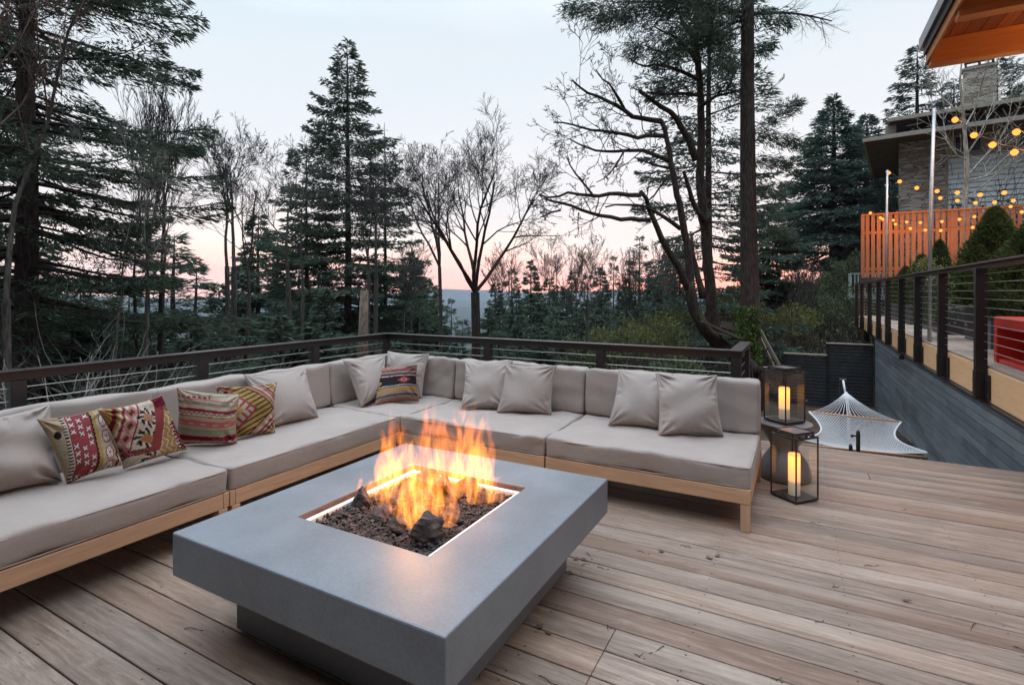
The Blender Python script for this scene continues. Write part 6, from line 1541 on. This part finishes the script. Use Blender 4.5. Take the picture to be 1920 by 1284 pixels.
# planks of an old tree platform and a slanting ladder
def tree_platform():
    M['old_plank'] = wood('old_wet_planks', (.10, .08, .06), (1, 0, 0), .8, .3)
    t = thing('tree_platform', 'weathered plank platform wedged against the mossy maple trunk', 'platform', at(1370, 625, 13)); m = M['old_plank']
    def q(a, b, w, h, nm):
        mb = MB(); mb.bar(at(*a), at(*b), w, h); mb.obj(nm, m, t)
    q((1316, 602, 12.9), (1386, 634, 12.9), .16, .05, 'edge_plank'); q((1338, 622, 12.8), (1366, 632, 12.8), .30, .03, 'floor_plank'); q((1352, 607, 13.3), (1386, 616, 13.3), .03, .17, 'back_plank'); q((1350, 627, 13.1), (1386, 632, 13.1), .35, .03, 'floor_plank')
    mb = MB(); mb.bar(at(1366, 636, 13), at(1392, 634, 13), .05, .05); mb.obj('brace', m, t)
tree_platform()
def ladder():
    M['old_pale'] = wood('grey_old_timber', (.20, .17, .13), (0, 0, 1), .8, .3)
    t = thing('leaning_ladder', 'pale wooden ladder leaning beside the massive fir trunk', 'ladder', at(1445, 690, 13.2)); m = M['old_pale']
    for (a, b) in (((1425, 618, 13.4), (1464, 690, 13.0)), ((1424, 630, 13.7), (1452, 690, 13.3))):
        mb = MB(); mb.bar(at(*a), at(*b), .045, .06); mb.obj('side_rail', m, t)
    for s in (.45, .75, .95):
        a = at(1425, 618, 13.4) * (1 - s) + at(1464, 690, 13.0) * s; b = at(1424, 630, 13.7) * (1 - s) + at(1452, 690, 13.3) * s; mb = MB(); mb.bar(a, b, .03, .03); mb.obj('rung', m, t)
ladder()
# ------------------------------------------------------------------ shrubs and undergrowth
def shrub(name, label, p, w, h, seed, leaf='shrub', n=2200, ln=.07, twig='twig', ntw=60, group=None):
    rng = np.random.default_rng(seed); rr = random.Random(seed); t = thing(name, label, 'shrub', p, 0, group)
    dist = math.hypot(p[0], p[1])
    segs = []
    for k in range(ntw):
        a = rr.uniform(0, 6.28); d = np.array([math.cos(a) * rr.uniform(.2, 1.3), math.sin(a) * rr.uniform(.2, 1.3), 1]); d /= np.linalg.norm(d)
        grow(segs, np.array(p) + np.array([rr.gauss(0, w * .15), rr.gauss(0, w * .15), -.1]), d, h * rr.uniform(.6, 1.15), .014, 2, rr, .02, .12, .8, .5, n=4)
    V, F = segs_mesh([s[0] for s in segs], [s[1] for s in segs], [s[2] for s in segs], [s[3] for s in segs], 3); obj('stems', V, F, M[twig], t)
    if n:
        u = rng.normal(size=(n, 3)); u /= np.linalg.norm(u, axis=1)[:, None]; r = rng.uniform(.25, 1, n) ** .5; c = np.array(p) + u * r[:, None] * np.array([w / 2, w / 2, h * .5]) * (1 + .25 * np.sin(u[:, 0] * 5 + u[:, 2] * 7))[:, None] + np.array([0, 0, h * .5])
        V, F = leaves_mesh(c, rng.normal(size=(n, 3)) + u, rng.uniform(.6, 1.3, n) * ln, ln * .55, rng, .25); obj('leaves', V, F, M[leaf], t)
    return t
sh = [(1105, 690, 15, 1.6, 2.0, 'shrub_dk', 'dark leafy shrub behind the far railing, below the skyline firs'), (1165, 680, 14, 1.8, 2.0, 'shrub', 'yellow-green shrub behind the far railing'), (1225, 670, 15, 1.8, 2.2, 'shrub', 'brightest yellow-green shrub, left of the maple foot'),
      (1265, 720, 12, 1.2, 1.1, 'shrub_dk', 'leafy shrub just behind the right end of the far railing'), (1250, 640, 20, 2.2, 2.4, 'shrub', 'tall yellow-green shrub further back beside the maple'), (1470, 620, 20, 2.4, 1.8, 'shrub', 'yellow-green shrub behind the left part of the dark fence'),
      (1520, 610, 24, 2.6, 2.0, 'shrub_dk', 'dark evergreen shrub behind the middle of the dark fence'), (1580, 600, 22, 2.4, 2.6, 'shrub_dk', 'glossy evergreen shrub left of the terrace end'), (1450, 560, 28, 3.0, 3.0, 'shrub_dk', 'dark evergreen shrub beyond the big trunk on its right'),
      (1600, 520, 28, 2.6, 2.4, 'shrub_dk', 'greyish shrub below the pale green balcony'), (1545, 570, 30, 3.0, 2.6, 'shrub_dk', 'rounded dark shrub at the foot of the full dark fir'), (1375, 590, 20, 2.0, 2.2, 'shrub', 'yellow-green shrub seen between the maple and the big trunk')]
for k, (px, py, D, w, h, leaf, lb) in enumerate(sh):
    p = at(px, py, D); g0 = float(ground_z(p[0], p[1])); h2 = max(h, p[2] - g0 + h * .5)
    shrub('shrub', lb, (p[0], p[1], max(g0, p[2] - h * .5)), w, h, 200 + k, leaf, 3600, .075 + .002 * D, 'twig_red' if k in (6, 10) else 'twig', 40)
for k, (px, py, D, w, h, lb) in enumerate(((60, 700, 7.5, 2.2, 1.7, 'tangle of pale bare twigs behind the railing at the left edge'), (215, 690, 8, 2.4, 1.7, 'tangle of pale bare twigs behind the left railing'), (330, 690, 9, 2.2, 1.5, 'grey bare bush behind the left railing near the second post'), (480, 680, 10, 2.0, 1.4, 'grey bare bush behind the left railing near the corner'), (1500, 640, 18.5, 2.6, 1.5, 'bare brush right behind the dark fence'), (1420, 640, 17, 1.6, 1.4, 'bare brush beside the leaning ladder'), (1570, 630, 19, 2.4, 1.4, 'bare brush behind the tallest panel of the dark fence'), (1200, 660, 13, 2.0, 1.5, 'bare twiggy bush behind the far railing, amid green shrubs'))):
    p = at(px, py, D); shrub('bare_bush', lb, (p[0], p[1], p[2] - h * .6), w, h, 300 + k, n=0, twig=('twig_pale' if k < 2 else 'twig'), ntw=(22 if k < 4 else 55))
def undergrowth():
    rng = np.random.default_rng(77); n = 200000
    az = rng.uniform(R(-82), R(16), n); d = rng.uniform(7, 95, n) ** 1.0; x = np.sin(az) * d; y = np.cos(az) * d
    ok = ~((x > -4.9) & (x < 7.5) & (y < 6.3)) & ~((x > -1.5) & (y < 17.5)); x, y, d = x[ok], y[ok], d[ok]
    cl = np.sin(x * .9 + np.sin(y * .7) * 2) * np.sin(y * 1.1 + np.sin(x * .6) * 2); hh = (.7 + .9 * np.clip(cl, 0, 1)) * (1 + d * .022) * np.where(x < -5, 1.35, .8)
    zz = ground_z(x, y) + rng.uniform(0, 1, len(x)) * hh
    D = rng.normal(size=(len(x), 3)) + np.array([0, 0, .5]); s = (.05 + .006 * d)
    V, F = leaves_mesh(np.stack([x, y, zz], 1), D, s * rng.uniform(.6, 1.5, len(x)), s * .42, rng, .25)
    o = obj('undergrowth', V, F, M['shrub_dk']); tag(o, 'low dark green undergrowth covering the slope beyond the railings', 'undergrowth', kind='stuff')
    n = 34000; az = rng.uniform(R(-82), R(16), n); d = rng.uniform(9, 70, n); x = np.sin(az) * d; y = np.cos(az) * d; ok = ~((x > -4.9) & (x < 7.5) & (y < 6.3)) & ~((x > -1.5) & (y < 17.5)); x, y, d = x[ok], y[ok], d[ok]
    A = np.stack([x, y, ground_z(x, y) + rng.uniform(-.1, .5, len(x))], 1); L = (.6 + .9 * rng.random(len(x))) * (1 + d * .02); B = A + (rng.normal(size=(len(x), 3)) * .55 + np.array([0, 0, .8])) * L[:, None] * .8
    V, F = segs_mesh(A, B, .003 + .0003 * d, .001 + .0002 * d, 3); o = obj('brush', V, F, M['twig_dark']); tag(o, 'bare grey brush twigs standing all over the slope', 'brush', kind='stuff')
undergrowth()
def far_forest():
    """the wooded valley sides read as one mass of tree tops"""
    rng = np.random.default_rng(5); n = 9000; az = rng.uniform(R(-85), R(30), n); d = np.exp(rng.uniform(np.log(110), np.log(2600), n)); x = np.sin(az) * d; y = np.cos(az) * d; zz = ground_z(x, y); h = rng.uniform(9, 20, n) * np.clip(1.15 - d / 4000, .5, 1); r = h * rng.uniform(.16, .26, n)
    ok = (np.sin(x * .011 + np.sin(y * .009) * 2) * np.sin(y * .013) > -.25) | (d < 260); ok &= ~((az > -.22) & (d < 600)); x, y, zz, h, r = x[ok], y[ok], zz[ok], h[ok], r[ok]; n = len(x); k = 6
    t = np.linspace(0, 2 * np.pi, k, endpoint=False); lv = [(0.1, 1.0), (.38, .72), (.36, .95), (.70, .38), (.66, .55), (1.0, .02)]
    V = np.stack([np.stack([x[:, None] + r[:, None] * q * np.cos(t) * rng.uniform(.7, 1.3, (n, k)), y[:, None] + r[:, None] * q * np.sin(t) * rng.uniform(.7, 1.3, (n, k)), np.repeat((zz + h * s)[:, None], k, 1)], -1) for s, q in lv], 1)
    m = len(lv); F = []
    for a in range(m - 1):
        j = np.arange(k); F.append(np.stack([a * k + j, a * k + (j + 1) % k, (a + 1) * k + (j + 1) % k, (a + 1) * k + j], 1))
    F = np.concatenate(F); F = (np.arange(n)[:, None, None] * m * k + F[None]).reshape(-1, 4)
    o = obj('far_forest', V.reshape(-1, 3), F, M['fir_far']); tag(o, 'dark wooded valley sides far below the deck, fading to blue', 'forest', kind='stuff')
far_forest()
def valley_houses():
    rng = random.Random(31); hm = simple('pale_house_paint', (.55, .55, .53), .8); rm = simple('grey_roof', (.16, .16, .17), .8); first = None; spots = []
    for k in range(46):
        px = rng.choice([rng.uniform(180, 760), rng.uniform(560, 760), rng.uniform(900, 1200)]); D = rng.uniform(380, 1500); spots.append((px, D))
    for k, (px, D) in enumerate(spots):
        p = at(px, 560, D); g0 = float(ground_z(p[0], p[1]))
        if first is None:
            t = thing('valley_house', 'tiny pale house far down in the blue valley', 'house', (p[0], p[1], g0), 0, 'tiny houses in the valley')
            mb = MB(); mb.box(-7, 7, -5, 5, -3, 6); me = meshdata('walls', np.concatenate(mb.V), mb.F, hm); o = bpy.data.objects.new('walls', me); COL.objects.link(o); o.parent = t
            me = meshdata('roof', [(-7.6, -5.6, 6), (7.6, -5.6, 6), (7.6, 5.6, 6), (-7.6, 5.6, 6), (-7.6, 0, 9), (7.6, 0, 9)], [(0, 1, 5, 4), (2, 3, 4, 5), (0, 4, 3), (1, 2, 5)], rm); o = bpy.data.objects.new('roof', me); COL.objects.link(o); o.parent = t
            first = t
        else:
            c = copy_tree(first); c.location = (p[0], p[1], g0 - .5); s = rng.uniform(.7, 1.5); c.scale = (s, s * rng.uniform(.7, 1.2), rng.uniform(.8, 1.3))
        (first if k == 0 else c).rotation_euler = (0, 0, rng.uniform(0, 3.1))
valley_houses()
#TREES_END

# ------------------------------------------------------------------ twigs and needles blown over the deck
def fallen_twigs():
    rng = random.Random(6); spots = [(1275, 1022), (1195, 1032), (1100, 1035), (1140, 1170), (1120, 1062), (1090, 1060), (1190, 1225), (1245, 1210), (1330, 1160), (1620, 1060), (1700, 1065), (1560, 1100), (1568, 1138), (1528, 1165), (1516, 1185), (1700, 955), (1860, 1165), (1900, 1210), (1905, 1205), (1830, 1168), (370, 1130), (345, 1178), (675, 1252), (900, 1270), (230, 1250), (1010, 1265), (1475, 975), (1518, 980), (1390, 1048), (1445, 1270), (60, 1180), (1760, 1230), (1340, 1240), (1650, 1240)]
    for k, (px, py) in enumerate(spots[:8] + spots[9:30:2]):
        c = onz(px, py, .004); a = rng.uniform(0, 6.28) if k % 2 else rng.gauss(0, .4); L = rng.uniform(.03, .10); cv = rng.uniform(-.9, .9); pts = []; x, y = c[0], c[1]
        for i in range(8): pts.append((x, y, .003 + .004 * math.sin(i))); x += math.cos(a) * L / 7; y += math.sin(a) * L / 7; a += cv / 7
        mb = MB(); mb.tube(pts, [.0016] * 7 + [.0008], 5)
        if k % 3 == 0: q = pts[3]; mb.tube([q, (q[0] + math.cos(a + 1) * .03, q[1] + math.sin(a + 1) * .03, .005)], .0011, 4)
        o = mb.obj('fallen_twig', M['twig_dark']); rebase(o, c); tag(o, 'small dark curled twig lying on the deck boards', 'twig', 'fallen twigs scattered over the deck boards')
    for k, (px, py) in enumerate(((1080, 1048), (1068, 1074), (1094, 1049), (1240, 1034), (1345, 1042), (1012, 1176), (1028, 1186), (1330, 1046), (1700, 1126), (895, 1242))):
        c = onz(px, py, .003); V = []; n = 7; F = [tuple(range(n))]
        for i in range(n): a = 6.28 * i / n; r = rng.uniform(.006, .016); V.append((c[0] + r * 1.4 * math.cos(a), c[1] + r * math.sin(a), .003 + rng.uniform(0, .008)))
        V2 = V + [(v[0], v[1], v[2] + .0015) for v in V]; F = [tuple(range(n))[::-1], tuple(range(n, 2 * n))] + [(i, (i + 1) % n, n + (i + 1) % n, n + i) for i in range(n)]
        o = obj('dead_leaf', V2, F, M['rust']); rebase(o, c); tag(o, 'small brown dead leaf scrap lying on the deck boards', 'leaf', 'dead leaf scraps on the deck boards')
fallen_twigs()

# ------------------------------------------------------------------ dusk haze over the valley
def haze():
    m = bpy.data.materials.new('dusk_air'); m.use_nodes = True; n_, l_ = m.node_tree.nodes, m.node_tree.links
    n_.remove(n_['Principled BSDF']); v = n_.new('ShaderNodeVolumePrincipled'); v.inputs['Color'].default_value = (.72, .84, 1.0, 1); v.inputs['Density'].default_value = HAZE; v.inputs['Anisotropy'].default_value = 0.0
    l_.new(v.outputs[0], n_['Material Output'].inputs['Volume'])
    mb = MB(); mb.box(-6700, 6700, -6700, 6700, -130, 290); o = mb.obj('haze', m); tag(o, 'thin blue dusk haze filling the valley air', 'haze', kind='stuff')
HAZE = .00011
haze()
